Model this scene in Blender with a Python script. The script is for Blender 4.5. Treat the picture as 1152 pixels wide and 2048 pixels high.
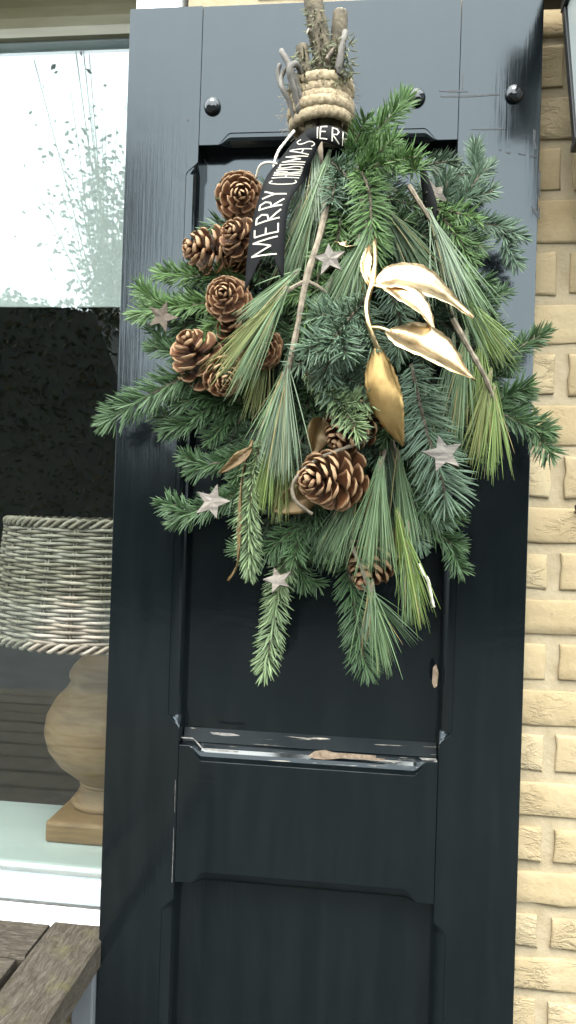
import bpy, math, random
import numpy as np
from mathutils import Vector, Matrix, noise as mnoise

for o in list(bpy.data.objects):
    bpy.data.objects.remove(o, do_unlink=True)
scene = bpy.context.scene
COL = scene.collection
R = math.radians

# ------------------------------------------------------------------ camera
F, D, CZ = 1500.0, 1.0, 1.30          # focal length in photo pixels, distance to shutter, eye height
YAW, ROLL, PITCH = 0.1101, 0.0324, 0.0063
_cy, _sy, _cp, _sp = math.cos(YAW), math.sin(YAW), math.cos(PITCH), math.sin(PITCH)
_R0 = Vector((_cy, _sy, 0)); FW = Vector((-_sy*_cp, _cy*_cp, _sp)); _U0 = _R0.cross(FW)
RT = math.cos(ROLL)*_R0 + math.sin(ROLL)*_U0
UP = -math.sin(ROLL)*_R0 + math.cos(ROLL)*_U0
CAM = Vector((0, -D, CZ))
cd = bpy.data.cameras.new('camera'); cam = bpy.data.objects.new('camera', cd); COL.objects.link(cam)
cam.matrix_world = Matrix(((RT.x, UP.x, -FW.x, CAM.x), (RT.y, UP.y, -FW.y, CAM.y), (RT.z, UP.z, -FW.z, CAM.z), (0, 0, 0, 1)))
cd.sensor_fit = 'VERTICAL'; cd.sensor_height = 36; cd.lens = F/2048*36
cd.clip_start = 0.02; cd.clip_end = 500
scene.camera = cam
scene.render.resolution_x, scene.render.resolution_y = 576, 1024

def at(px, py, Y=0.0):
    d = FW + RT*((px-576)/F) - UP*((py-1024)/F)
    return CAM + d*((Y+D)/d.y)

# ------------------------------------------------------------------ sky, sun, exposure
SUN_EL, SUN_AZ = R(62), R(188)         # soft sun behind thin cloud, over the garden
w = bpy.data.worlds.new('World'); scene.world = w; w.use_nodes = True
nt = w.node_tree; nt.nodes.clear()
sky = nt.nodes.new('ShaderNodeTexSky'); sky.sky_type = 'NISHITA'; sky.sun_disc = False
sky.sun_elevation = SUN_EL; sky.sun_rotation = SUN_AZ; sky.dust_density = 4.0; sky.air_density = 1.0
mix = nt.nodes.new('ShaderNodeMix'); mix.data_type = 'RGBA'; mix.inputs[0].default_value = 0.82
mix.inputs[7].default_value = (7.9, 8.65, 8.8, 1)      # thin even cloud veil
bg = nt.nodes.new('ShaderNodeBackground'); bg.inputs[1].default_value = 0.13
wo = nt.nodes.new('ShaderNodeOutputWorld')
nt.links.new(sky.outputs[0], mix.inputs[6]); nt.links.new(mix.outputs[2], bg.inputs[0]); nt.links.new(bg.outputs[0], wo.inputs[0])
sd = bpy.data.lights.new('sun', 'SUN'); sd.energy = 0.6; sd.angle = R(24); sd.color = (1.0, 0.95, 0.88)
sun = bpy.data.objects.new('sun', sd); COL.objects.link(sun)
_sdir = Vector((math.sin(SUN_AZ)*math.cos(SUN_EL), math.cos(SUN_AZ)*math.cos(SUN_EL), math.sin(SUN_EL)))
sun.rotation_euler = _sdir.to_track_quat('Z', 'Y').to_euler(); sun.location = _sdir*20
scene.view_settings.view_transform = 'Standard'; scene.view_settings.look = 'None'
scene.view_settings.gamma = 1.0; scene.view_settings.use_curve_mapping = False
scene.view_settings.exposure = 2.78
scene.render.engine = 'CYCLES'
scene.cycles.max_bounces = 10; scene.cycles.transparent_max_bounces = 12

# ------------------------------------------------------------------ helpers
def link(name, data, parent=None):
    o = bpy.data.objects.new(name, data); COL.objects.link(o)
    if parent: o.parent = parent
    return o
def tag(o, label=None, cat=None, group=None, kind=None):
    if label: o['label'] = label
    if cat: o['category'] = cat
    if group: o['group'] = group
    if kind: o['kind'] = kind
    return o
def empty(name, loc=(0, 0, 0)):
    o = link(name, None); o.location = loc; o.empty_display_size = 0.03; return o
def place(o, parent):
    """parent o (built in world coordinates) under an unrotated Empty"""
    o.parent = parent; o.matrix_parent_inverse = Matrix.Translation(-Vector(parent.location)); return o

class MB:
    def __init__(s): s.v = []; s.f = []; s.c = []; s.mi = []
    def add(s, vs, fs, col=None, m=0):
        b = len(s.v); s.v.extend([tuple(x) for x in vs])
        s.f.extend([tuple(i+b for i in q) for q in fs]); s.mi.extend([m]*len(fs))
        if col is None: s.c.extend([(1, 1, 1, 1)]*len(vs))
        elif isinstance(col, list): s.c.extend(col)
        else: s.c.extend([(col[0], col[1], col[2], 1)]*len(vs))
    def box(s, a, b, col=None):
        x0, y0, z0 = a; x1, y1, z1 = b
        s.add([(x0,y0,z0),(x1,y0,z0),(x1,y1,z0),(x0,y1,z0),(x0,y0,z1),(x1,y0,z1),(x1,y1,z1),(x0,y1,z1)],
              [(0,3,2,1),(4,5,6,7),(0,1,5,4),(1,2,6,5),(2,3,7,6),(3,0,4,7)], col)
    def tube(s, pts, rad, n=6, col=None, cap=True):
        pts = [Vector(p) for p in pts]; k = len(pts); rr = rad if isinstance(rad, (list, tuple)) else [rad]*k
        vs = []; fs = []; cs = []; side = None
        for i, p in enumerate(pts):
            t = (pts[min(i+1, k-1)]-pts[max(i-1, 0)]).normalized()
            if side is None: side = t.orthogonal().normalized()
            side = side - t*side.dot(t)
            side = side.normalized() if side.length > 1e-6 else t.orthogonal().normalized()
            bn = t.cross(side)
            for j in range(n):
                a = 2*math.pi*j/n
                vs.append(p+(side*math.cos(a)+bn*math.sin(a))*rr[i])
        for i in range(k-1):
            for j in range(n):
                fs.append((i*n+j, i*n+(j+1) % n, (i+1)*n+(j+1) % n, (i+1)*n+j))
        if cap:
            fs.append(tuple(range(n-1, -1, -1))); fs.append(tuple((k-1)*n+j for j in range(n)))
        s.add(vs, fs, col)
    def mesh(s, name, mats, smooth=False):
        me = bpy.data.meshes.new(name); me.from_pydata(s.v, [], s.f)
        for m in (mats if isinstance(mats, (list, tuple)) else [mats]): me.materials.append(m)
        if any(s.mi): me.polygons.foreach_set('material_index', s.mi)
        ca = me.color_attributes.new('Col', 'FLOAT_COLOR', 'POINT')
        ca.data.foreach_set('color', np.array(s.c, dtype=np.float32).ravel())
        if smooth: me.polygons.foreach_set('use_smooth', [True]*len(me.polygons))
        me.update(); return me
    def build(s, name, mats, parent=None, smooth=False, bevel=0.0):
        o = link(name, s.mesh(name, mats, smooth))
        if parent: place(o, parent)
        if bevel:
            b = o.modifiers.new('bevel', 'BEVEL'); b.width = bevel; b.segments = 2; b.limit_method = 'ANGLE'
        return o

def spline(P, n):
    """Catmull-Rom through P (tuples of any length), n samples"""
    P = np.array([list(p) for p in P], float); k = len(P)
    if k == 2:
        t = np.linspace(0, 1, n)[:, None]; return P[0]*(1-t)+P[1]*t
    Q = np.vstack([2*P[0]-P[1], P, 2*P[-1]-P[-2]]); out = []
    for u in np.linspace(0, k-1, n):
        i = min(int(u), k-2); t = u-i; a, b, c, d = Q[i], Q[i+1], Q[i+2], Q[i+3]
        out.append(.5*((2*b)+(-a+c)*t+(2*a-5*b+4*c-d)*t*t+(-a+3*b-3*c+d)*t**3))
    return np.array(out)
def ppath(P, n):
    """spline through pixel points (px, py, Y) as world vectors"""
    return spline([at(*p) for p in P], n)

# ------------------------------------------------------------------ materials
def mat(name, base=(.5,.5,.5), rough=.5, metal=0., ior=1.5, spec=None):
    m = bpy.data.materials.new(name); m.use_nodes = True
    b = m.node_tree.nodes['Principled BSDF']
    b.inputs['Base Color'].default_value = (*base, 1); b.inputs['Roughness'].default_value = rough
    b.inputs['Metallic'].default_value = metal; b.inputs['IOR'].default_value = ior
    if spec is not None: b.inputs['Specular IOR Level'].default_value = spec
    return m
def N(m, t, **k):
    n = m.node_tree.nodes.new(t)
    for a, v in k.items(): setattr(n, a, v)
    return n
def L(m, a, b): m.node_tree.links.new(a, b)
def bsdf(m): return m.node_tree.nodes['Principled BSDF']
def coords(m, scale=(1,1,1), kind='Object', rot=(0,0,0)):
    tc = N(m, 'ShaderNodeTexCoord'); mp = N(m, 'ShaderNodeMapping'); mp.inputs['Scale'].default_value = scale
    mp.inputs['Rotation'].default_value = rot
    if kind == 'World':
        g = N(m, 'ShaderNodeNewGeometry'); L(m, g.outputs['Position'], mp.inputs[0])
    else: L(m, tc.outputs[kind], mp.inputs[0])
    return mp.outputs[0]
def noise(m, vec, scale, detail=4, rough=.55, dist=0.):
    n = N(m, 'ShaderNodeTexNoise'); n.inputs['Scale'].default_value = scale; n.inputs['Detail'].default_value = detail
    n.inputs['Roughness'].default_value = rough; n.inputs['Distortion'].default_value = dist
    L(m, vec, n.inputs['Vector']); return n.outputs[0]
def ramp(m, fac, stops):
    r = N(m, 'ShaderNodeValToRGB'); e = r.color_ramp.elements
    while len(e) < len(stops): e.new(.5)
    for x, (p, c) in zip(e, stops):
        x.position = p; x.color = (*c, 1) if len(c) == 3 else c
    L(m, fac, r.inputs[0]); return r.outputs[0]
def bump(m, h, strength=.3, dist=.002, prev=None):
    b = N(m, 'ShaderNodeBump'); b.inputs['Strength'].default_value = strength; b.inputs['Distance'].default_value = dist
    L(m, h, b.inputs['Height'])
    if prev: L(m, prev, b.inputs['Normal'])
    return b.outputs[0]
def mixc(m, fac, a, b, mode='MIX'):
    x = N(m, 'ShaderNodeMix', data_type='RGBA', blend_type=mode)
    for s, v in ((0, fac), (6, a), (7, b)):
        if hasattr(v, 'is_linked') or hasattr(v, 'links'): L(m, v, x.inputs[s])
        else: x.inputs[s].default_value = v if not isinstance(v, tuple) else (*v, 1)[:4]
    return x.outputs[2]

def paint_material(name, vertical=True):
    m = mat(name, (.0050, .0068, .0076), .10, ior=1.53)
    bsdf(m).inputs['Specular Tint'].default_value = (.86, .96, 1.0, 1)
    g = coords(m, (1, 1, 1), 'World')
    br = coords(m, (70, 20, 2.6) if vertical else (2.6, 20, 70), 'World')
    h1 = noise(m, br, 3.0, 3, .6); h2 = noise(m, g, 9, 3, .5, .6); h3 = noise(m, g, 160, 2)
    b1 = bump(m, h1, .10, .0012); b2 = bump(m, h2, .10, .006, b1); b3 = bump(m, h3, .03, .0006, b2)
    L(m, b3, bsdf(m).inputs['Normal'])
    r = ramp(m, noise(m, g, 7, 5, .6), [(.3, (.09,)*3), (.75, (.17,)*3)]); L(m, r, bsdf(m).inputs['Roughness'])
    # dusty specks and faint bloom in the paint itself
    sp = ramp(m, noise(m, g, 420, 1), [(.79, (0,)*3), (.83, (1,)*3)])
    dn = ramp(m, noise(m, coords(m, (40, 40, 5), 'World'), 1.2, 5, .6), [(.4, (.0030, .0044, .0051)), (.8, (.0058, .0074, .0082))])
    c = mixc(m, sp, dn, (.03, .033, .035)); L(m, c, bsdf(m).inputs['Base Color'])
    return m
M = {}
M['paint_v'] = paint_material('black_gloss_paint_vertical', True)
M['paint_h'] = paint_material('black_gloss_paint_horizontal', False)

def worn_paint(dull=False):
    """gloss paint flaking off a weathered edge: bare wood and grey primer in patches of their own shape"""
    m = paint_material('flaking_black_paint', False)
    g = coords(m, (4, 60, 95), 'World')
    n1 = noise(m, g, 3.0, 5, .6, .5)
    f = ramp(m, n1, [(.63, (0,)*3), (.65, (1,)*3)])
    woodc = ramp(m, noise(m, coords(m, (14, 60, 160), 'World'), 2.0, 4), [(.35, (.14, .125, .11)), (.6, (.30, .26, .21))])
    src = bsdf(m).inputs['Base Color'].links[0].from_socket
    L(m, mixc(m, f, src, woodc), bsdf(m).inputs['Base Color'])
    rs = bsdf(m).inputs['Roughness'].links[0].from_socket
    L(m, mixc(m, f, (.55, .55, .55) if dull else (.16, .16, .16), (.8, .8, .8)), bsdf(m).inputs['Roughness'])
    bsdf(m).inputs['IOR'].default_value = 1.22 if dull else 1.38
    return m
M['paint_worn'] = worn_paint()
M['dull_worn'] = worn_paint(True)

def simple_noise_mat(name, a, b, scale, rough, bstr=.2, bdist=.002, sc=(1,1,1), kind='Object', bscale=None, metal=0., lo=.35, hi=.7, detail=5):
    m = mat(name, a, rough, metal); v = coords(m, sc, kind)
    L(m, ramp(m, noise(m, v, scale, detail), [(lo, a), (hi, b)]), bsdf(m).inputs['Base Color'])
    if bstr: L(m, bump(m, noise(m, v, bscale or scale*2, 5, .6), bstr, bdist), bsdf(m).inputs['Normal'])
    return m

def brick_material():
    m = mat('yellow_brick', (.3, .23, .1), .9, spec=.2)
    tc = N(m, 'ShaderNodeNewGeometry').outputs['Position']; oi = N(m, 'ShaderNodeObjectInfo').outputs['Random']
    n1 = noise(m, tc, 14, 5, .6, .4); n2 = noise(m, tc, 120, 4, .65)
    c = ramp(m, n1, [(.3, (.285, .215, .118)), (.6, (.345, .272, .162)), (.85, (.390, .320, .207))])
    c = mixc(m, .35, c, ramp(m, oi, [(0, (.27, .20, .105)), (.5, (.330, .258, .150)), (1, (.390, .320, .207))]))
    c = mixc(m, ramp(m, n2, [(.62, (0,)*3), (.74, (.55,)*3)]), c, (.13, .09, .04))
    L(m, c, bsdf(m).inputs['Base Color'])
    mp = N(m, 'ShaderNodeMapping'); mp.inputs['Scale'].default_value = (1, 1, 2.2); L(m, tc, mp.inputs[0])
    folds = noise(m, mp.outputs[0], 26, 6, .62, .5)
    # ridged creases of hand-formed brick, masked so that some faces stay smooth
    ma = N(m, 'ShaderNodeMath', operation='SUBTRACT'); L(m, folds, ma.inputs[0]); ma.inputs[1].default_value = .5
    ab = N(m, 'ShaderNodeMath', operation='ABSOLUTE'); L(m, ma.outputs[0], ab.inputs[0])
    cr = ramp(m, ab.outputs[0], [(0, (0,)*3), (.07, (1,)*3)])
    mk = N(m, 'ShaderNodeMath', operation='MULTIPLY_ADD'); L(m, oi, mk.inputs[0]); mk.inputs[1].default_value = .30; L(m, noise(m, tc, 13, 2), mk.inputs[2])
    mask = ramp(m, mk.outputs[0], [(.62, (0,)*3), (.84, (1,)*3)])
    hh = mixc(m, mask, (1., 1., 1.), cr)
    b1 = bump(m, hh, .7, .0032); b2 = bump(m, n2, .5, .0013, b1); b3 = bump(m, noise(m, tc, 38, 4, .55), .55, .0045, b2)
    L(m, b3, bsdf(m).inputs['Normal']); return m
M['brick'] = brick_material()
M['mortar'] = simple_noise_mat('pale_mortar', (.270, .214, .128), (.335, .274, .178), 35, .95, .6, .002, kind='World', bscale=160)
M['white_paint'] = simple_noise_mat('white_frame_paint', (.30, .345, .36), (.35, .39, .40), 8, .35, .05, .001)
M['cream_paint'] = simple_noise_mat('cream_head_paint', (.105, .094, .050), (.150, .138, .085), 6, .3, .05, .001, sc=(1, 6, 6))
M['rubber'] = mat('dark_gasket', (.012, .013, .014), .6)
M['alu'] = mat('grey_spacer_metal', (.55, .58, .6), .35, 1.)
M['inner_sill'] = simple_noise_mat('white_sill_board', (.30, .345, .33), (.345, .385, .37), 5, .35, 0)
M['outer_sill'] = simple_noise_mat('bright_white_sill', (.72, .73, .72), (.82, .82, .80), 9, .45, .1, .001)
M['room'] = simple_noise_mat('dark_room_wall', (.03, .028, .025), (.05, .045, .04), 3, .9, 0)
M['bolt'] = mat('black_painted_bolt', (.008, .009, .010), .10, ior=1.6)

def glass_material():
    m = bpy.data.materials.new('window_glass'); m.use_nodes = True; t = m.node_tree; t.nodes.clear()
    o = t.nodes.new('ShaderNodeOutputMaterial'); mx = t.nodes.new('ShaderNodeMixShader')
    tr = t.nodes.new('ShaderNodeBsdfTransparent'); tr.inputs[0].default_value = (.93, .955, .94, 1)
    gl = t.nodes.new('ShaderNodeBsdfGlossy'); gl.inputs['Roughness'].default_value = 0.012; gl.inputs[0].default_value = (.95, 1, 1, 1)
    b = t.nodes.new('ShaderNodeBump'); nz = t.nodes.new('ShaderNodeTexNoise'); nz.inputs['Scale'].default_value = 3; nz.inputs['Detail'].default_value = 1
    b.inputs['Strength'].default_value = .015; b.inputs['Distance'].default_value = .01
    mx.inputs[0].default_value = .105; t.links.new(tr.outputs[0], mx.inputs[1]); t.links.new(gl.outputs[0], mx.inputs[2])
    t.links.new(mx.outputs[0], o.inputs[0]); return m
M['glass'] = glass_material()
M['blind'] = simple_noise_mat('white_blind_fabric', (.27, .295, .283), (.30, .322, .31), 300, .9, .1, .0005)

def vcol_mat(name, rough=.5, spec=.5, bscale=0, bstr=.2, bdist=.0005, vary=0.):
    m = mat(name, (.5,)*3, rough, spec=spec); a = N(m, 'ShaderNodeVertexColor', layer_name='Col')
    c = a.outputs[0]
    if vary:
        v = coords(m, (1,1,1), 'World'); c = mixc(m, vary, c, ramp(m, noise(m, v, 60, 4), [(.3, (.35,)*3), (.7, (1.3,)*3)]), 'MULTIPLY')
    L(m, c, bsdf(m).inputs['Base Color'])
    if bscale: L(m, bump(m, noise(m, coords(m, (1,1,1), 'World'), bscale, 4), bstr, bdist), bsdf(m).inputs['Normal'])
    return m
M['fir'] = vcol_mat('fir_needle', .48, .28)
M['pine'] = vcol_mat('pine_needle', .45, .28)
M['scale'] = vcol_mat('pine_cone_scale', .62, .3, 180, .35, .0008, .5)
M['bark'] = simple_noise_mat('twig_bark', (.055, .040, .026), (.17, .135, .095), 160, .85, .6, .0012, kind='World')
M['pale_bark'] = simple_noise_mat('pale_pine_twig', (.085, .066, .043), (.215, .175, .122), 110, .8, .5, .001, kind='World')
M['grey_vine'] = simple_noise_mat('grey_vine', (.070, .062, .051), (.165, .15, .13), 90, .85, .4, .001, kind='World')
M['stub_bark'] = simple_noise_mat('fir_stem_bark', (.038, .031, .018), (.135, .108, .068), 75, .9, .9, .003, kind='World')
M['cut_wood'] = simple_noise_mat('fresh_cut_wood', (.45, .38, .27), (.62, .55, .42), 200, .85, .3, .0006, kind='World')
M['jute'] = simple_noise_mat('jute_rope', (.200, .148, .085), (.385, .310, .198), 240, .95, .7, .0010, kind='World', bscale=500)
M['string'] = simple_noise_mat('pale_string', (.42, .38, .30), (.62, .58, .50), 300, .95, .3, .0005, kind='World')
M['ribbon'] = simple_noise_mat('black_ribbon', (.0032, .0032, .0034), (.0055, .0055, .0057), 60, .7, .3, .0006, kind='World', bscale=900)
bsdf(M['ribbon']).inputs['Specular IOR Level'].default_value = .12
M['letter'] = mat('cream_letter_print', (.42, .38, .31), .5)
def gold():
    m = mat('gold_sprayed_leaf', (.60, .40, .16), .22, 1.0); v = coords(m, (1,1,1), 'World')
    L(m, ramp(m, noise(m, v, 45, 5, .6), [(.3, (.47, .335, .175)), (.7, (.66, .52, .33))]), bsdf(m).inputs['Base Color'])
    L(m, ramp(m, noise(m, v, 70, 4), [(.35, (.27,)*3), (.75, (.44,)*3)]), bsdf(m).inputs['Roughness'])
    L(m, bump(m, noise(m, v, 60, 3), .16, .0012), bsdf(m).inputs['Normal']); return m
M['gold'] = gold()
M['shaded_gold'] = simple_noise_mat('shaded_gold_leaf', (.22, .135, .045), (.40, .27, .11), 35, .40, .2, .001, kind='World', metal=.85)  # gold darkened for the down-facing leaf, its shade put into the colour
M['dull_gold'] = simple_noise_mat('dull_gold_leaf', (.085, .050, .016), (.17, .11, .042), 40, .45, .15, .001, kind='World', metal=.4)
def birch():
    m = mat('birch_bark', (.5,)*3, .6); v = coords(m, (6, 40, 40), 'World')
    n = noise(m, v, 3.2, 6, .65, .8)
    L(m, ramp(m, n, [(.32, (.028, .022, .016)), (.45, (.080, .065, .050)), (.60, (.140, .118, .094)), (.8, (.215, .187, .152))]), bsdf(m).inputs['Base Color'])
    L(m, bump(m, n, .5, .0012), bsdf(m).inputs['Normal']); return m
M['birch'] = birch()
M['birch_brown'] = simple_noise_mat('brown_bark_star', (.055, .040, .026), (.115, .086, .060), 90, .75, .5, .0012, sc=(2, 8, 8), kind='World')
def lamp_wood():
    m = mat('limed_mango_wood', (.4,.3,.2), .6); v = coords(m, (5, 5, 30))
    n = noise(m, v, 2.5, 5, .6, .7)
    L(m, ramp(m, n, [(.3, (.100, .054, .018)), (.5, (.155, .090, .036)), (.75, (.200, .126, .060))]), bsdf(m).inputs['Base Color'])
    L(m, bump(m, n, .2, .002), bsdf(m).inputs['Normal']); return m
M['lamp_wood'] = lamp_wood()
M['wicker'] = vcol_mat('grey_willow', .6, .4, 240, .3, .0006, .45)
def weathered():
    m = mat('weathered_board', (.2,)*3, .85, spec=.2); v = coords(m, (9, 42, 42)); tcw = coords(m, (1,1,1), 'World')
    n = noise(m, v, 4, 8, .7, 1.2); n2 = noise(m, tcw, 22, 5, .6)
    c = ramp(m, n, [(.28, (.026, .020, .013)), (.46, (.066, .053, .038)), (.6, (.105, .088, .067)), (.78, (.175, .155, .126))])
    c = mixc(m, ramp(m, n2, [(.56, (0,)*3), (.72, (.7,)*3)]), c, (.115, .105, .045))
    L(m, c, bsdf(m).inputs['Base Color'])
    L(m, bump(m, noise(m, v, 9, 8, .75, .8), .9, .004, bump(m, n, 1.0, .006)), bsdf(m).inputs['Normal']); return m
M['weathered'] = weathered()
M['grey_metal'] = simple_noise_mat('grey_painted_leg', (.085, .090, .096), (.11, .115, .12), 20, .5, .1, .001)
M['black_metal'] = simple_noise_mat('black_lantern_metal', (.010, .010, .011), (.020, .019, .019), 30, .42, .15, .001)
M['lantern_glass'] = mat('frosted_lantern_glass', (.42, .45, .43), .25)
M['bulb'] = mat('lamp_bulb_glass', (.6, .6, .58), .3)
M['ground'] = simple_noise_mat('terrace_paving', (.014, .015, .013), (.028, .029, .025), 3, .9, .3, .004, kind='World')
M['leaf'] = vcol_mat('garden_leaf', .5, .4)
M['grass_soil'] = simple_noise_mat('hedge_core', (.004, .005, .003), (.008, .010, .005), 8, .9, 0)
rng = random.Random(7)

# ================================================================== THE SETTING
g = MB(); S = 60
g.add([(-S,-S,0),(S,-S,0),(S,S,0),(-S,S,0)], [(0,1,2,3)])
tag(g.build('ground', M['ground']), kind='structure')

WALL = 0.050                                   # brick face
XL, XR, ZT, ZB = -0.3525, 0.2030, 1.9944, 0.12  # shutter outline
OPX = -0.285                                   # right end of the window opening
SILLZ = 0.690

# ---- brick wall: mortar bed, each brick a piece of its own
wall = empty('brick_wall', (0.4, WALL, 0))
tag(wall, 'yellow hand-formed brick wall with recessed pale mortar beside the shutter', 'wall')
mb = MB()
mb.box((OPX, WALL+.0038, 0), (2.2, .165, 3.0))
mb.box((-2.6, WALL+.0038, 0), (OPX-.0005, .165, SILLZ-.045))
mb.box((-2.6, WALL+.0038, 2.16), (OPX-.0005, .165, 3.0))
mb.build('mortar', M['mortar'], wall)

def brick_mesh(wd, hg, seed):
    r = random.Random(seed); nx, nz = 7, 5; dp = .05; UU = [0, .012, .2, .4, .6, .8, .988, 1]; VV = [0, .055, .35, .65, .945, 1]
    vs = []; fs = []
    ph = r.uniform(0, 50)
    for k in range(nz+1):
        for i in range(nx+1):
            x = (UU[i]-.5)*wd; z = (VV[k]-.5)*hg
            edge = (i in (0, nx)) or (k in (0, nz))
            nv = mnoise.noise(Vector((x*18+ph, z*30, ph)))
            y = -.0022*nv + (.0013 if edge else 0)
            if edge:
                x += .0030*mnoise.noise(Vector((x*60, z*60, ph+9))); z += .0042*mnoise.noise(Vector((x*45, z*50, ph+3)))
            vs.append((x, y, z))
    idx = lambda i, k: k*(nx+1)+i
    for k in range(nz):
        for i in range(nx): fs.append((idx(i,k), idx(i+1,k), idx(i+1,k+1), idx(i,k+1)))
    ring = [idx(i,0) for i in range(nx+1)]+[idx(nx,k) for k in range(1,nz+1)]+[idx(i,nz) for i in range(nx-1,-1,-1)]+[idx(0,k) for k in range(nz-1,0,-1)]
    b = len(vs)
    for q in ring: vs.append((vs[q][0]*1.0, dp, vs[q][2]))
    n = len(ring)
    for j in range(n): fs.append((ring[(j+1) % n], ring[j], b+j, b+(j+1) % n))
    m = MB(); m.add(vs, fs); me = m.mesh('brick', M['brick'])
    for q, p in enumerate(me.polygons): p.use_smooth = q < nx*nz
    return me
PITCH_X, JX = 0.222, 0.2502                     # bond length, centre of the visible vertical joint
# bottom arris of every second course as it stands in the wall, then even courses below and above
arr = [1.7572, 1.615, 1.4773, 1.3379, 1.2131, 1.0893, .9664, .8451, .7295, .6155]
while arr[-1] > .15: arr.append(arr[-1]-.1165)
while arr[0] < 2.75: arr.insert(0, arr[0]+.140)
arr = arr[::-1]
courses = []
for i in range(len(arr)-1):
    a, b = arr[i], arr[i+1]; h = (b-a)/2
    courses.append((a, h, True)); courses.append((a+h, h, False))
bmeshes = {}
def lay(xc, wd, z0, h, key):
    hq = round((h-.0145)/.003)*.003
    k = (round(wd, 3), round(hq, 4), key)
    if k not in bmeshes: bmeshes[k] = brick_mesh(wd, hq, hash(k) % 9999)
    o = link('brick', bmeshes[k], wall)
    o.location = Vector((xc, WALL+rng.uniform(-.0012, .0012), z0+hq/2))-Vector(wall.location)
    o.rotation_euler = (0, rng.uniform(-.006, .006), 0)
for z0, h, joint in courses:
    for n in range(-5 if (z0 > 2.18 or z0 < SILLZ-.11) else -1, 5):
        x1 = JX-.009+n*PITCH_X+(0 if joint else PITCH_X/2)     # right end of this brick
        x0 = x1-PITCH_X+.018
        lo = OPX if z0 > SILLZ-.11 and z0 < 2.18 else -2
        if x0 < lo-.02 or (lo > -2 and x0 < lo+.004): 
            x0 = max(x0, lo+.004)
            if x1-x0 < .03: continue
        if z0 > 2.5 or z0 < .25: continue
        lay((x0+x1)/2+rng.uniform(-.0015, .0015), x1-x0, z0+rng.uniform(-.001, .001), h, rng.randrange(3))

M['joint'] = simple_noise_mat('dirty_sealant', (.035, .035, .033), (.10, .10, .09), 90, .8, .2, .001, sc=(1, 5, 5), kind='World')
# ---- the window left of the shutter
GY = 0.140                                      # outer face of the pane
win = empty('window', (-.9, GY, SILLZ))
tag(win, 'fixed white-framed window whose pane mirrors the garden, left of the shutter', 'window')
zt0, zt1 = at(120, 72, .120).z, at(120, 79, .132).z
# moulded head: a cove turning down to the glass
hp = []
for i in range(9):
    a = i/8*math.pi/2
    hp.append((.050+.070*math.sin(a), zt0+.070*math.cos(a)))
hp = [(.050, zt0+.16)]+[(.050, zt0+.0705)]+hp[0:]+[(.1205, zt0), (.16, zt0), (.16, zt0+.16)]
m = MB(); x0, x1 = -1.7, at(262, 10, .05).x
vs = []; k = len(hp)
for x in (x0, x1): vs += [(x, y, z) for y, z in hp]
fs = [(i, i+k, (i+1) % k+k, (i+1) % k) for i in range(k)]+[tuple(range(k)), tuple(range(2*k-1, k-1, -1))]
m.add(vs, fs); m.build('head', M['cream_paint'], win)
m = MB(); m.box((x0, .1320, zt1-.0005), (x1+.03, .160, zt0-.0005)); m.build('gasket', M['rubber'], win)
m = MB(); m.box((x0, .1310, zt1-.0055), (OPX+.0, .160, zt1-.001)); m.build('bead', M['white_paint'], win)
xb0, xb1 = at(275, 10, .046).x, at(360, 10, .046).x
m = MB(); m.box((xb0, .040, 2.000), (xb1, .16, 2.16)); m.build('corner_block', M['outer_sill'], win, bevel=.002)
m = MB(); m.box((xb0+.004, .100, SILLZ), (xb1-.004, .163, 1.998)); m.build('jamb', M['white_paint'], win, bevel=.002)
m = MB(); m.box((-1.70, .100, SILLZ), (-1.62, .163, 2.1)); m.build('jamb', M['white_paint'], win, bevel=.002)
zr = at(100, 1767, .118).z; zg = at(100, 1751, GY).z
m = MB(); m.box((-1.62, .118, SILLZ+.0005), (xb0+.003, .160, zr)); m.build('bottom_rail', M['white_paint'], win, bevel=.002)
m = MB()
m.add([(-1.62,.1195,zr+.0004),(xb0+.003,.1195,zr+.0004),(xb0+.003,GY-.002,zg),(-1.62,GY-.002,zg),(-1.62,GY-.002,zr+.0004),(xb0+.003,GY-.002,zr+.0004)],
      [(0,1,2,3),(0,3,4),(1,5,2),(3,2,5,4),(0,4,5,1)]); m.build('glazing_bead', M['outer_sill'], win)
m = MB(); m.box((-1.62, GY-.001, zr+.0006), (xb0+.003, GY+.003, 2.06)); m.build('pane', M['glass'], win)
# perforated metal spacer between the panes
m = MB(); zs = at(100, 1745, GY+.006).z
m.box((-.80, GY+.006, zg-.012), (xb0, GY+.017, zs-.0012))
sp = m.build('spacer', M['alu'], win)
me = MB(); me.tube([(0,0,0),(.0016,0,0)], .0010, 6); pm = me.mesh('perforation', M['rubber'])
m = MB(); x = -.78
while x < xb0:
    m.box((x, GY+.0055, zs-.0028), (x+.0016, GY+.0062, zs-.0014)); x += .0034
o = m.build('perforation', M['rubber'], win); tag(o, kind='stuff')
# white outer sill with its dirty joint
m = MB(); m.box((-1.75, .034, SILLZ-.040), (OPX+.02, .160, SILLZ-.0005)); m.build('outer_sill', M['outer_sill'], win, bevel=.003)
m = MB(); m.box((-1.62, .1140, SILLZ), (xb0+.003, .1176, SILLZ+.0030)); m.build('sealant_joint', M['joint'], win)
# inner sill board
ISZ = at(100, 1739, GY+.012).z
ISB = .2
while at(100, 1609, ISB).z > ISZ: ISB += .002
m = MB(); m.box((-1.75, .1660, ISZ-.03), (.1, ISB, ISZ)); m.box((-1.60, GY+.0205, ISZ-.03), (OPX, .1655, ISZ-.0008))
m.build('inner_sill', M['inner_sill'], win, bevel=.002)

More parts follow.
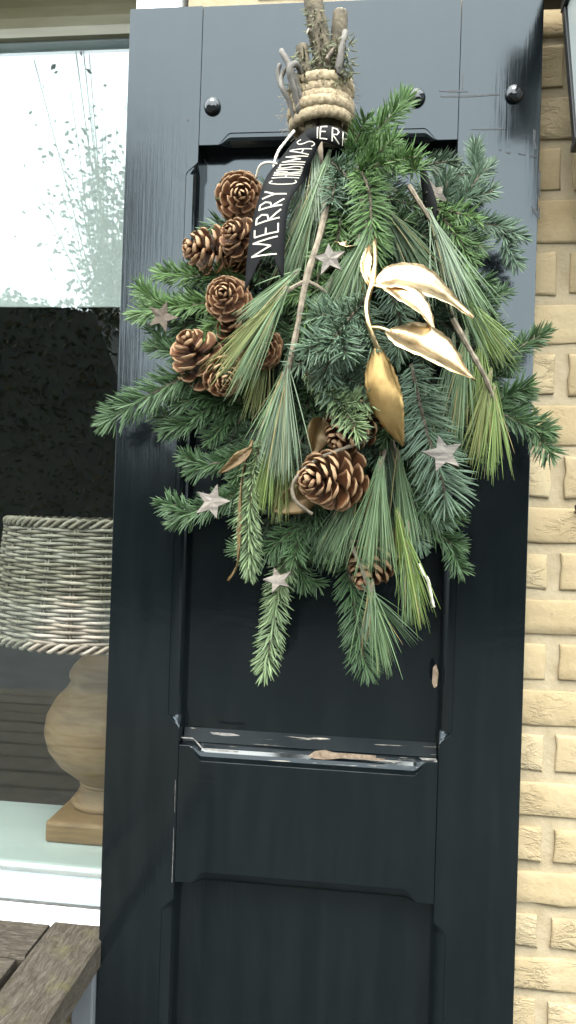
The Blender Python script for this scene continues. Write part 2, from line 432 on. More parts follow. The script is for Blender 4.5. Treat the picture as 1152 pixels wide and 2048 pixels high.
# dark room behind
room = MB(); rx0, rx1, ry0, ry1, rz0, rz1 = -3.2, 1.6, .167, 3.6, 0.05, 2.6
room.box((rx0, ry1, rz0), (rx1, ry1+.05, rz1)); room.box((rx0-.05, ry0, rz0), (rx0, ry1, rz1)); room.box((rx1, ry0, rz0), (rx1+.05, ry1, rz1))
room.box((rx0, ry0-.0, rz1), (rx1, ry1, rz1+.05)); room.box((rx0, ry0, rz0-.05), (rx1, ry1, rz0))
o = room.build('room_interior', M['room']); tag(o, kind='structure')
# roller blind
bl = empty('roller_blind', (-.9, .18, 1.62)); tag(bl, 'white roller blind drawn halfway down behind the window pane', 'blind')
zb = at(120, 611, .18).z
m = MB(); m.box((-1.70, .1795, zb), (xb0+.08, .1805, 2.14)); m.build('fabric', M['blind'], bl)
m = MB(); m.box((-1.70, .1755, zb-.004), (xb0+.08, .1790, zb+.010)); m.build('bottom_bar', M['blind'], bl, bevel=.001)

# ================================================================== SHUTTER
sh = empty('shutter', ((XL+XR)/2, 0, ZB))
tag(sh, 'glossy black painted wooden shutter with recessed panels, stop-chamfered edges and flaking rail', 'shutter')
XI0 = at(399, 250, 0).x; XI1 = at(915, 283, 0).x          # inner edges of the stiles
TH, CH = .040, .0165                                      # thickness, chamfer
Z1 = at(399, 291, 0).z                                    # lower edge of top rail
Z2 = at(600, 1506, 0).z                                   # upper edge of middle rail at the front
Z3 = at(350, 1764, 0).z                                   # lower edge of middle rail
def cham(d):                                              # chamfer size at distance d from the end of an edge
    t = (d-.024)/.020
    t = max(0., min(1., t)); return CH*t*t*(3-2*t)
def member(name, axis, a0, a1, outer, inner, edges, material, mats=None):
    """bar along an axis; edges: list of (side, start, end, size) chamfers on that side of the cross-section.
    axis 'z': across = x, axis 'x': across = z. outer/inner = the two across limits."""
    st = set([a0, a1])
    for side, s, e, k in edges:
        for i in range(0, 13):
            st.add(s+.020+i*.0022); st.add(e-.020-i*.0022)
        st.add(s); st.add(e)
    st = sorted(x for x in st if a0-1e-9 <= x <= a1+1e-9)
    vs = []; fs = []; mi = []; rings = []
    for t in st:
        c = {-1: 0., 1: 0.}
        for side, s, e, k in edges:
            if s <= t <= e: c[side] = cham(min(t-s, e-t))*k
        ring = []
        def corner(side, w):
            cc = max(c[side], .0008); r = []
            q = min(.0022, cc*.3)                          # small quirk, then a swelling face
            r.append((w-side*cc, 0.)); r.append((w-side*cc+side*q*.15, q*.9))
            for i in range(1, 6):
                a = i/5*math.pi/2*.9
                r.append((w-side*(cc*.96)*(1-math.sin(a)/math.sin(math.pi/2*.9)), q*.9+(cc-q*.9)*(1-math.cos(a))*1.05))
            r.append((w, max(cc*1.15, .001)+.0003)); return r
        lo, hi = min(outer, inner), max(outer, inner)
        A = corner(-1, lo); B = corner(1, hi)
        ring = [(lo, TH)]+A[::-1]+B+[(hi, TH)]
        for wv, y in ring:
            vs.append((wv, y, t) if axis == 'z' else (t, y, wv))
        rings.append(len(ring))
    k = rings[0]
    for i in range(len(st)-1):
        for j in range(k):
            q = (i*k+j, i*k+(j+1) % k, (i+1)*k+(j+1) % k, (i+1)*k+j)
            fs.append(q if axis == 'z' else q[::-1])
    fs.append(tuple(range(k))[::-1] if axis == 'z' else tuple(range(k))); b = (len(st)-1)*k
    fs.append(tuple(b+j for j in range(k)) if axis == 'z' else tuple(b+j for j in range(k))[::-1])
    mm = MB(); mm.add(vs, fs)
    o = mm.build(name, [material] if not mats else mats, sh)
    if mats:
        for p in o.data.polygons:
            # the weather edge (upper chamfer) carries the flaking paint
            if p.center.z > max(outer, inner)-CH*.9 and p.center.y < CH*2.2: p.material_index = 1
    for p in o.data.polygons: p.use_smooth = False
    return o
e = .0004
member('stile', 'z', ZB, ZT, XL, XI0-e, [(1, Z2-.003, Z1+.004, 1.), (1, .27, Z3+.004, 1.)], M['paint_v'])
member('stile', 'z', ZB, ZT-.0008, XR, XI1+e, [(-1, Z2-.003, Z1+.004, 1.), (-1, .27, Z3+.004, 1.)], M['paint_v'])
member('top_rail', 'x', XI0+e, XI1-e, ZT-.0005, Z1, [(-1, XI0, XI1, 1.)], M['paint_h'])
member('middle_rail', 'x', XI0+e, XI1-e, Z2, Z3, [(1, XI0-.012, XI1+.012, 1.25), (-1, XI0-.004, XI1+.004, 1.)], M['paint_h'], [M['paint_h'], M['paint_worn']])
member('bottom_rail', 'x', XI0+e, XI1-e, .27, ZB+.001, [(1, XI0, XI1, 1.)], M['paint_h'])
PY = .029
for za, zb2 in ((Z2-.012, Z1+.012), (.262, Z3+.012)):
    m = MB(); m.box((XI0-.008, PY, za), (XI1+.008, PY+.008, zb2)); m.build('panel', M['paint_v'], sh)
# sloping weather sill of the middle rail down from the panel
m = MB(); zz = Z2
m.add([(XI0+.001, .0175, zz+.0006), (XI1-.001, .0175, zz+.0006), (XI1-.001, PY-.0004, zz+.017), (XI0+.001, PY-.0004, zz+.017)], [(0,1,2,3)])
o = m.build('weather_fillet', M['dull_worn'], sh)
# coach bolts: domed heads
def bolt(px, py, r=.0118):
    p = at(px, py, 0); m = MB(); n = 24; prof = [(1.0, 0.), (1.0, .18), (.93, .42), (.76, .64), (.5, .80), (.22, .88)]
    vs = [(p.x+r*a*math.cos(2*math.pi*j/n), -r*h-.0002, p.z+r*a*math.sin(2*math.pi*j/n)) for a, h in prof for j in range(n)]+[(p.x, -r*.9, p.z)]
    fs = [(i*n+j, i*n+(j+1) % n, (i+1)*n+(j+1) % n, (i+1)*n+j) for i in range(len(prof)-1) for j in range(n)]
    fs += [((len(prof)-1)*n+j, (len(prof)-1)*n+(j+1) % n, len(prof)*n) for j in range(n)]
    m.add(vs, fs); m.build('bolt', M['bolt'], sh, smooth=True)
bolt(425, 214); bolt(833, 197); bolt(1028, 190)
# bare chips in the paint: thin lifted-edge patches of wood and primer
def chip(pts, Y, material, name='paint_chip', thick=.0006):
    P = [at(x, y, Y) for x, y in pts]; n = len(P); m = MB()
    m.add([(p.x, p.y-thick, p.z) for p in P]+[tuple(p) for p in P], [tuple(range(n))[::-1]]+[(i, (i+1) % n, n+(i+1) % n, n+i) for i in range(n)])
    return m.build(name, material, sh)
M['chip_wood'] = simple_noise_mat('bare_chipped_wood', (.11, .07, .042), (.27, .20, .135), 120, .8, .4, .001, kind='World')
M['primer'] = simple_noise_mat('chalky_primer', (.10, .095, .088), (.24, .22, .195), 150, .85, .4, .001, kind='World')
chip([(864,1365),(866,1335),(872,1328),(877,1345),(874,1372),(868,1376)], .004, M['chip_wood'])
chip([(616,1512),(630,1502),(650,1500),(668,1505),(700,1507),(752,1511),(752,1516),(770,1517),(768,1521),(720,1518),(690,1516),(650,1519),(628,1517)], .0020, M['chip_wood'])
for q in ([(362,1474),(385,1475),(392,1482),(402,1496),(407,1497),(398,1487),(388,1478),(366,1476)],
          [(406,1496),(440,1499),(478,1502),(476,1505),(440,1503),(410,1499)],
          [(420,1464),(466,1467),(480,1471),(452,1472),(425,1468)], [(838,1515),(872,1517),(872,1521),(845,1520)],
          [(866,1519),(874,1520),(874,1526),(868,1525)]):
    chip(q, .0016, M['primer'])
# thin matt lines and small spots over the gloss paint, and edge wear
M['matt_mark'] = simple_noise_mat('matt_dark_mark', (.012, .014, .016), (.03, .033, .036), 200, .6, .2, .0004, kind='World'); bsdf(M['matt_mark']).inputs['Specular IOR Level'].default_value = .5
for q in ([(878,181),(905,180),(936,182),(936,184),(900,184),(880,183)], [(880,192),(940,190),(1000,187),(1000,190),(940,194),(884,194)], [(924,148),(927,148),(926.5,178),(924.5,178)],
          [(940,259),(985,257),(1012,257),(1010,259),(970,260)], [(998,298),(1004,299),(1003,302),(998,301)], [(1012,303),(1022,305),(1020,308),(1013,306)], [(1036,306),(1052,309),(1050,311),(1038,309)],
          [(1060,311),(1076,313),(1075,315),(1060,314)], [(1066,258),(1072,262),(1070,282),(1074,296),(1070,300),(1066,285)], [(1062,412),(1068,416),(1075,424),(1080,410),(1079,440),(1074,434),(1066,424)], [(1076,345),(1081,340),(1080,400),(1077,392)],
          [(372,238),(376,235),(378,240),(374,244)]):
    chip(q, -.0003, M['matt_mark'], 'matt_mark', .0002)
# bare line of the stile joint
for pts in ([(347.6,1655),(346.6,1700),(344.3,1765),(343.5,1765),(346.0,1700),(347.2,1655)], [(351,1560),(349.6,1625),(349.2,1625),(350.5,1560)]):
    chip(pts, -.0003, M['primer'], 'joint_line', .0002)

# ================================================================== GARDEN OPPOSITE (seen mirrored in pane and paint)
def leaf_cloud(mb, n, sampler, size, cols, rg):
    for _ in range(n):
        p = Vector(sampler()); a = Vector((rg.gauss(0,1), rg.gauss(0,1), rg.gauss(0,1))).normalized(); b = a.orthogonal().normalized()
        q = rg.uniform(.7, 1.3)*size; c = rg.choice(cols)
        mb.add([p-a*q, p+b*q*.5, p+a*q, p-b*q*.5], [(0,1,2,3)], c)
hedge = empty('hedge', (0, -9.0, 0)); tag(hedge, 'dark clipped evergreen hedge closing off the garden opposite the house', 'hedge')
HX = [-18, -6, -3.75, -3.3, -2.2, -1.2, -.2, .6, 1.4, 2.2, 3.2, 5, 8]
HZ = [4.6, 4.5, 4.2, 2.5, 2.28, 2.34, 2.30, 2.40, 2.62, 2.85, 3.0, 3.1, 3.0]
def hz(x): return float(np.interp(x, HX, HZ))
m = MB(); xs = np.linspace(-18, 8, 40); vs = []
for x in xs: vs += [(x, -9.0, 0), (x, -9.0, hz(x)-.12), (x, -10.2, hz(x)-.12), (x, -10.2, 0)]
fs = [(i*4+j, i*4+(j+1) % 4, i*4+4+(j+1) % 4, i*4+4+j) for i in range(39) for j in range(4)]+[(0,1,2,3),(159,158,157,156)]
m.add(vs, fs); m.build('core', M['grass_soil'], hedge)
m = MB(); rg = random.Random(3)
def hs():
    x = rg.uniform(-17, 7)
    if rg.random() < .75: return (x, -8.95+rg.gauss(0, .08), rg.uniform(.05, hz(x)))
    return (x, rg.uniform(-10.2, -8.9), hz(x)-.08+rg.gauss(0, .06))
leaf_cloud(m, 26000, hs, .055, [(.016,.024,.009), (.026,.034,.012), (.050,.036,.014), (.012,.018,.009)], rg)
o = m.build('leaves', M['leaf'], hedge); tag(o, kind='stuff')

# slender young tree on the terrace edge, mirrored in the blind
tx, ty = -4.75, -11.6
tree = empty('tree', (tx, ty, 0)); tag(tree, 'slender garden tree rising behind the hedge, mirrored in the window pane', 'tree')
m = MB(); m.tube(spline([(tx, ty, 0), (tx+.03, ty, 1.8), (tx-.02, ty, 3.2), (tx, ty, 5.2)], 14), [.07-.04*i/13 for i in range(14)], 8)
m.build('trunk', M['bark'], tree)
mt = MB(); ml = MB(); rg = random.Random(11)
for i in range(34):
    z0 = rg.uniform(3.6, 5.2); a = rg.uniform(0, 2*math.pi); sp_ = rg.uniform(.3, 1.5); hgt = rg.uniform(2.2, 4.6)
    P = spline([(tx, ty, z0), (tx+.4*sp_*math.cos(a), ty+.4*sp_*math.sin(a), z0+.4*hgt), (tx+sp_*math.cos(a), ty+sp_*math.sin(a), z0+hgt)], 9)
    mt.tube(P, [.022-.014*k/8 for k in range(9)], 4)
    for k in range(90):
        u = rg.uniform(.12, 1.0); q = Vector(P[min(8, int(u*8))])+Vector((rg.gauss(0,.20), rg.gauss(0,.20), rg.gauss(0,.20)))
        if q.z > 7.9 and rg.random() < .8: continue
        leaf_cloud(ml, 1, lambda: q, .062, [(.03,.036,.015), (.045,.05,.02), (.02,.026,.012)], rg)
mt.build('branches', M['bark'], tree); o = ml.build('leaves', M['leaf'], tree); tag(o, kind='stuff')

# ================================================================== GARDEN TABLE below the window
TZ = at(105, 1843, .030).z
tb = empty('garden_table', (-.75, -.5, 0)); tag(tb, 'weathered grey wooden garden table with end board, pushed against the window sill', 'table')
def board(x0, x1, y0, y1, zt, th, name, seed, axis):
    r = random.Random(seed); n = 14; vs = []; fs = []
    # a plank with slightly wavy edges and worn arrises
    for i in range(n+1):
        t = i/n
        wv = lambda q: .0016*mnoise.noise(Vector((t*9+seed, q*7., seed*1.7)))
        if axis == 'y':
            y = y0+(y1-y0)*t; a, b = x0+wv(0), x1+wv(1)
            sec = [(a, zt-th), (a, zt-.004), (a+.004, zt), ((a+b)/2, zt-.0006+wv(3)), (b-.004, zt), (b, zt-.004), (b, zt-th)]
            vs += [(s_, y, z_) for s_, z_ in sec]
        else:
            x = x0+(x1-x0)*t; a, b = y0+wv(0), y1+wv(1)
            sec = [(a, zt-th), (a, zt-.004), (a+.004, zt), ((a+b)/2, zt-.0006+wv(3)), (b-.004, zt), (b, zt-.004), (b, zt-th)]
            vs += [(x, s_, z_) for s_, z_ in sec]
    k = 7
    for i in range(n):
        for j in range(k):
            q = (i*k+j, i*k+(j+1) % k, (i+1)*k+(j+1) % k, (i+1)*k+j); fs.append(q[::-1] if axis == 'y' else q)
    fs += [tuple(range(k)), tuple(n*k+j for j in range(k))[::-1]]
    o = MB(); o.add([(0,0,0)]*0, []); c = Vector(((x0+x1)/2, (y0+y1)/2, zt))
    o.add([Vector(v)-c for v in vs], fs)
    ob = link(name, o.mesh(name, M['weathered']))
    ob.parent = tb; ob.location = c-Vector(tb.location)
    if axis == 'y':
        # grain follows the plank: turn mesh data so that local X runs along it
        ob.data.transform(Matrix.Rotation(-math.pi/2, 4, 'Z')); ob.rotation_euler = (0, 0, math.pi/2)
    return ob
ex0, ex1 = at(104, 1844, .03).x, at(217, 1852, .03).x
board(ex0, ex1, -1.10, .030, TZ, .038, 'end_board', 5, 'y')
yb = .029; i = 0
while yb > -1.0:
    wd = .088 if i else .080
    sh_ = (0.0022 if i == 0 else .010)
    board(-1.62, ex0-sh_, yb-wd, yb, TZ-.002-.001*(i % 2), .034, 'board', 20+i, 'x'); yb -= wd+.0045; i += 1
for x, y in ((ex1-.020, .004), (ex1-.06, -1.02), (-1.55, -.03), (-1.55, -1.02)):
    m = MB(); m.box((x-.015, y-.015, 0), (x+.015, y+.015, TZ-.0385)); m.build('leg', M['grey_metal'], tb, bevel=.002)
m = MB(); m.box((-1.5, -.96, TZ-.085), (ex1-.075, -.93, TZ-.04)); m.build('apron', M['weathered'], tb); m = MB(); m.box((-1.5, -.12, TZ-.085), (ex1-.075, -.09, TZ-.04)); m.build('apron', M['weathered'], tb)

# ================================================================== LAMP on the inner sill
LY = .347; lc = at(213, 1690, LY); LX = lc.x
lamp = empty('table_lamp', (LX, LY, ISZ)); tag(lamp, 'table lamp with grey wicker shade and turned wooden base on the inner window sill', 'lamp')
def lathe(name, prof, material, n=40, par=lamp):
    m = MB(); vs = [(LX+r*math.cos(2*math.pi*j/n), LY+r*math.sin(2*math.pi*j/n), z) for r, z in prof for j in range(n)]
    fs = [(i*n+j, i*n+(j+1) % n, (i+1)*n+(j+1) % n, (i+1)*n+j) for i in range(len(prof)-1) for j in range(n)]
    fs += [tuple(range(n))[::-1], tuple((len(prof)-1)*n+j for j in range(n))]
    m.add(vs, fs); return m.build(name, material, par, smooth=True)
zpx = lambda y, Y=LY: at(213, y, Y).z
rpx = lambda x: LX-at(x, 1500, LY).x
m = MB(); hd = .105; hw = LX-at(88, 1680, LY-hd).x; m.box((LX-hw, LY-hd, ISZ+.0004), (LX+hw, LY+hd, ISZ+.037)); m.build('plinth', M['lamp_wood'], lamp, bevel=.006)
FZ = zpx(1556)-(ISZ+.0375)
foot = [(rpx(x), ISZ+.0375+FZ*q) for x, q in ((153,0), (150,.12), (154,.26), (160,.32), (162,.5), (168,.78), (170,.84), (166,.88), (165,.94), (168,1.0))]
lathe('foot', foot, M['lamp_wood'])
ys = [1556, 1545, 1520, 1490, 1455, 1425, 1395, 1372, 1358, 1350, 1342, 1330, 1300]
xs_ = [166, 150, 119, 97, 88, 92, 108, 130, 138, 133, 134, 140, 168]
lathe('urn', [(rpx(x)*.93, zpx(y)) for x, y in zip(xs_, ys)], M['lamp_wood'])
# wicker shade: paired stakes, woven rods row by row, plaited rims
shade = empty('shade', (LX, LY, 0)); shade.parent = lamp; shade.location = Vector((0, 0, -ISZ))
ztop, zbot = zpx(1050, LY-.17), zpx(1300, LY-.19); rt, rb = rpx(22), rpx(1)
NS = 26; rows = 33; WC = [(.195,.168,.125), (.250,.222,.175), (.150,.128,.095), (.225,.200,.162)]
def rad(z): return rt+(rb-rt)*(ztop-z)/(ztop-zbot)
rg = random.Random(5)
for q in range(rows):
    z = zbot+.010+(ztop-zbot-.020)*q/(rows-1); m = MB(); n = NS*6; P = []
    for j in range(n+1):
        a = 2*math.pi*j/n; off = .0034*math.sin(NS/2*a*1.0+(q % 2)*math.pi)*1.0
        P.append((LX+(rad(z)+off)*math.cos(a), LY+(rad(z)+off)*math.sin(a), z+.0009*math.sin(a*9+q)+rg.uniform(-.0002, .0002)))
    m.tube(P, .0034, 5, rg.choice(WC), cap=False)
    o = m.build('woven_rod', M['wicker'], None, smooth=True); o.parent = shade; o.matrix_parent_inverse = Matrix.Translation((-LX, -LY, 0))
for k in range(NS):
    m = MB()
    for d in (-.0022, .0022):
        a = 2*math.pi*(k+.25)/NS+d/rt*1.2+.06
        m.tube([(LX+rad(z)*math.cos(a), LY+rad(z)*math.sin(a), z) for z in (zbot+.002, zbot*.5+ztop*.5, ztop-.002)], .0021, 5, rg.choice(WC))
    o = m.build('stake', M['wicker'], None, smooth=True); o.parent = shade; o.matrix_parent_inverse = Matrix.Translation((-LX, -LY, 0))
for nm, z, rr_ in (('rim_plait', ztop, rt), ('rim_plait', zbot+.002, rb)):
    m = MB()
    for s_ in range(3):
        P = []
        for j in range(241):
            a = 2*math.pi*j/240; ph = a*24+s_*2*math.pi/3
            P.append((LX+(rr_+.0045*math.cos(ph))*math.cos(a), LY+(rr_+.0045*math.cos(ph))*math.sin(a), z+.0062*math.sin(ph)))
        m.tube(P, .0036, 5, WC[s_], cap=False)
    o = m.build(nm, M['wicker'], None, smooth=True); o.parent = shade; o.matrix_parent_inverse = Matrix.Translation((-LX, -LY, 0))

# ================================================================== WALL LANTERN (upper right)
LYc = -.100; bl_t = at(1123, 26, LYc+.092); bl_b = at(1146, 286, LYc+.074)
lx = bl_t.x+.100; zt_, zb_ = bl_t.z, bl_b.z; ht, hb = .100, lx-bl_b.x
lan = empty('wall_lantern', (lx, WALL, zb_)); tag(lan, 'black metal wall lantern with tapering glazed sides on the brick wall', 'lantern')
cs = [(-1,-1),(1,-1),(1,1),(-1,1)]
for sx, sy in cs:
    m = MB(); bw = .0085
    m.add([(lx+sx*ht, LYc+sy*ht*.92, zt_), (lx+sx*(ht-bw*1.6), LYc+sy*ht*.92, zt_), (lx+sx*(ht-bw*1.6), LYc+sy*(ht*.92-bw*1.6), zt_), (lx+sx*ht, LYc+sy*(ht*.92-bw*1.6), zt_),
           (lx+sx*hb, LYc+sy*hb*.92, zb_), (lx+sx*(hb-bw*1.6), LYc+sy*hb*.92, zb_), (lx+sx*(hb-bw*1.6), LYc+sy*(hb*.92-bw*1.6), zb_), (lx+sx*hb, LYc+sy*(hb*.92-bw*1.6), zb_)],
          [(0,1,2,3),(7,6,5,4),(0,4,5,1),(1,5,6,2),(2,6,7,3),(3,7,4,0)]); m.build('corner_bar', M['black_metal'], lan, bevel=.001)
for k in range(4):
    (ax, ay), (bx_, by) = cs[k], cs[(k+1) % 4]; f_ = .93
    m = MB(); m.add([(lx+ax*ht*f_, LYc+ay*ht*.92*f_, zt_), (lx+bx_*ht*f_, LYc+by*ht*.92*f_, zt_), (lx+bx_*hb*f_, LYc+by*hb*.92*f_, zb_), (lx+ax*hb*f_, LYc+ay*hb*.92*f_, zb_)], [(0,1,2,3)])
    o = m.build('glass_pane', M['lantern_glass'], lan); sm = o.modifiers.new('thick', 'SOLIDIFY'); sm.thickness = .003
# base, finial, roof with overhanging eave, bracket
m = MB(); m.box((lx-hb*1.02, LYc-hb*.95, zb_-.010), (lx+hb*1.02, LYc+hb*.95, zb_-.0003)); m.build('base_plate', M['black_metal'], lan, bevel=.002)
m = MB(); ev = ht*1.42
m.box((lx-ht*1.01, LYc-ht*.93, zt_+.0004), (lx+ht*1.01, LYc+ht*.93, zt_+.012)); m.build('top_frame', M['black_metal'], lan)
m = MB(); z0_ = at(1082, 16, .03).z; ev = lx-at(1082, 10, .03).x; yf, yk = LYc-.115, .034
m.add([(lx-ev, yf, z0_), (lx+ev, yf, z0_), (lx+ev, yk, z0_), (lx-ev, yk, z0_), (lx-ev, yf, z0_+.008), (lx+ev, yf, z0_+.008), (lx+ev, yk, z0_+.008), (lx-ev, yk, z0_+.008),
       (lx-.03, LYc-.03, z0_+.11), (lx+.03, LYc-.03, z0_+.11), (lx+.03, LYc+.03, z0_+.11), (lx-.03, LYc+.03, z0_+.11)],
      [(3,2,1,0),(0,1,5,4),(1,2,6,5),(2,3,7,6),(3,0,4,7),(4,5,9,8),(5,6,10,9),(6,7,11,10),(7,4,8,11),(8,9,10,11)]); m.build('roof', M['black_metal'], lan)
m = MB(); m.box((.204, -.325, 1.962), (.50, -.268, 2.086)); m.build('reflected_block', M['black_metal'], lan, bevel=.004)  # unseen block, added to give the shutter its dark reflection near the bolt
m = MB(); m.tube([(lx, LYc, z0_+.11), (lx, LYc, z0_+.14), (lx, LYc, z0_+.165)], [.012, .016, .003], 10); m.build('finial', M['black_metal'], lan)
m = MB(); m.box((lx-.045, WALL-.020, zb_-.16), (lx+.045, WALL-.004, zb_+.03)); m.build('wall_plate', M['black_metal'], lan, bevel=.003)
m = MB(); m.tube(spline([(lx, WALL-.018, zb_-.11), (lx, LYc+.03, zb_-.12), (lx, LYc, zb_-.06), (lx, LYc, zb_-.010)], 12), .009, 8); m.build('bracket', M['black_metal'], lan, smooth=True)
m = MB(); m.tube([(lx, LYc, zb_), (lx, LYc, zb_+.03), (lx, LYc, zb_+.06), (lx, LYc, zb_+.11), (lx, LYc, zb_+.125)], [.014, .014, .028, .024, .006], 14); m.build('bulb', M['bulb'], lan, smooth=True)
# small dark hook in the brickwork
hk = at(1147, 1023, WALL); m = MB()
m.tube(spline([(hk.x+.004, WALL+.02, hk.z), (hk.x+.002, WALL-.012, hk.z), (hk.x-.001, WALL-.017, hk.z+.004), (hk.x-.001, WALL-.017, hk.z+.008)], 9), .0022, 6)
o = m.build('wall_hook', M['black_metal'], smooth=True); tag(o, 'small dark metal hook screwed into the yellow brickwork', 'hook')

# ================================================================== THE CHRISTMAS SWAG
swag = empty('christmas_swag', at(640, 275, -.06))
tag(swag, 'large Christmas swag of fir and pine branches hung stems-up on the black shutter', 'swag')
def part(m, name, material, parent=swag, smooth=False, kind=None, label=None):
    o = link(name, m.mesh(name, material, smooth)); o.parent = parent
    o.matrix_parent_inverse = Matrix.Translation(-Vector(swag.location)) if parent is swag else Matrix.Identity(4)
    return tag(o, label, kind=kind)

GREEN = {'blue': ((.034,.062,.035), (.092,.132,.086)), 'green': ((.030,.068,.018), (.076,.128,.040)), 'dark': ((.009,.020,.008), (.028,.046,.024)),
         'pale': ((.058,.090,.036), (.128,.168,.082)), 'deep': ((.018,.042,.014), (.050,.086,.036))}
class Needles:
    """many small keeled blades collected as numpy arrays"""
    def __init__(s): s.V = []; s.C = []; s.n = 0; s.k = 0
    def add(s, P, side, up, wdt, c0, c1):
        """P: k points along the blade; side, up: vectors; profile tapers to the tip"""
        k = len(P); prof = np.interp(np.linspace(0, 1, k), [0, .12, .75, 1], [.55, 1, .9, .18])*wdt/2
        Lf = P-side*prof[:, None]; Rt = P+side*prof[:, None]; Md = P+up*(prof*.55)[:, None]
        s.V.append(np.stack([Lf, Md, Rt], 1).reshape(-1, 3)); s.k = k
        col = np.empty((k, 3, 4)); col[..., 3] = 1; col[:, 0, :3] = c0; col[:, 2, :3] = c0; col[:, 1, :3] = c1
        s.C.append(col.reshape(-1, 4)); s.n += 1
    def mesh(s, name, material):
        k = s.k; me = bpy.data.meshes.new(name)
        if not s.n: return me
        V = np.concatenate(s.V); C = np.concatenate(s.C)
        q = []
        for i in range(k-1):
            a = i*3
            q += [(a, a+1, a+4, a+3), (a+1, a+2, a+5, a+4)]
        q = np.array(q); Fc = (q[None]+(np.arange(s.n)*k*3)[:, None, None]).reshape(-1, 4)
        me.vertices.add(len(V)); me.vertices.foreach_set('co', V.astype(np.float32).ravel())
        me.loops.add(Fc.size); me.loops.foreach_set('vertex_index', Fc.astype(np.int32).ravel())
        me.polygons.add(len(Fc)); me.polygons.foreach_set('loop_start', np.arange(0, Fc.size, 4, dtype=np.int32))
        me.polygons.foreach_set('use_smooth', [True]*len(Fc))
        me.materials.append(material); me.update(calc_edges=True)
        ca = me.color_attributes.new('Col', 'FLOAT_COLOR', 'POINT'); ca.data.foreach_set('color', C.astype(np.float32).ravel())
        me.validate(); return me
def nrm(v): return v/max(np.linalg.norm(v), 1e-9)
TOCAM = np.array([0., -1., 0.])

def fir_twig(nd, st, P, nl, col, rg, flat=.45, dens=1250, r0=.0017, sweep=1.0, tipfull=True):
    """needles round a twig path P (n x 3)"""
    P = np.asarray(P); seg = np.linalg.norm(np.diff(P, axis=0), axis=1); cum = np.r_[0, np.cumsum(seg)]; Lt = cum[-1]
    st.tube(P[::2] if len(P) > 8 else P, [r0*(1.25-.6*i/max(1, len(P[::2] if len(P) > 8 else P)-1)) for i in range(len(P[::2] if len(P) > 8 else P))], 5)
    n = int(Lt*dens*1.35); c0, c1 = GREEN[col]; c0 = np.array(c0)*1.18; c1 = np.array(c1)*1.28
    for q in range(n):
        u = (q+rg.random())/n
        tipz = max(0., (u-.86)/.14); s_ = u*Lt
        p = np.array([np.interp(s_, cum, P[:, i]) for i in range(3)])
        i = min(len(seg)-1, int(np.searchsorted(cum, s_, 'right')-1)); T = nrm(P[i+1]-P[i])
        fn = nrm(TOCAM-T*TOCAM.dot(T)); sd_ = np.cross(T, fn)
        a = rg.uniform(0, 2*math.pi)
        # fir needles part to the two sides and stand up on the upper face
        rad_ = sd_*math.cos(a)+fn*math.sin(a)*(1-flat)+fn*.22
        if rad_.dot(fn) < -.25 and rg.random() < .6: rad_ = rad_-2*fn*rad_.dot(fn)
        rad_ = nrm(rad_)
        al = math.radians(rg.gauss(58, 9))*sweep*(1-.62*tipz)
        d = nrm(T*math.cos(al)+rad_*math.sin(al)+np.array([rg.gauss(0,.10), rg.gauss(0,.10), rg.gauss(0,.10)]))
        ln = nl*rg.uniform(.78, 1.1)*(1-.38*tipz)*min(1., .55+u*3)
        bend = nrm(T*rg.uniform(.1, .55)+fn*rg.uniform(-.05, .45))
        t = np.array([0, .35, .72, 1.])[:, None]
        B = p+d*ln*t+bend*ln*.16*t*t
        up = nrm(fn+rad_*.2-d*d.dot(fn)); side = nrm(np.cross(d, up)); side = nrm(side+.6*up*rg.uniform(-1, 1))
        v = rg.uniform(.72, 1.25); tip = .12*tipz
        nd.add(B, side, np.cross(side, d), .00195*rg.uniform(.85, 1.15), (c0+tip*np.array([.10,.14,.04]))*v, (c1+tip*np.array([.10,.14,.04]))*v)

def fir(path, nl=30, col='blue', seed=0, lat=0, latlen=.06, flat=.45, dens=1250, latang=48, sweep=1.0, label=None, name='fir_branch'):
    """one branch: main twig through pixel points, plus lat side twigs"""
    rg = random.Random(seed*31+5); nd = Needles(); st = MB(); P = ppath(path, 18); ln = nl/1450.
    fir_twig(nd, st, P, ln, col, rg, flat, dens, .0021, sweep)
    for q in range(lat):
        i = int((.18+.62*q/max(1, lat-1))*17) if lat > 1 else 8
        T = nrm(P[min(17, i+1)]-P[i]); fn = nrm(TOCAM-T*TOCAM.dot(T)); sd_ = np.cross(T, fn)*(1 if q % 2 else -1)
        a = math.radians(latang*rg.uniform(.85, 1.15)); d = nrm(T*math.cos(a)+sd_*math.sin(a)+fn*rg.uniform(-.12, .18))
        L_ = latlen*rg.uniform(.75, 1.15)*(1-.35*q/max(1, lat))
        Q = [P[i]+d*L_*t+T*L_*.22*t*t for t in np.linspace(0, 1, 8)]
        fir_twig(nd, st, Q, ln*.92, col, rg, flat, dens, .0014, sweep)
    b = part(st, name, M['bark'], label=label)
    o = link('needles', nd.mesh('needles', M['fir'])); o.parent = b; tag(o, kind='stuff')
    return b

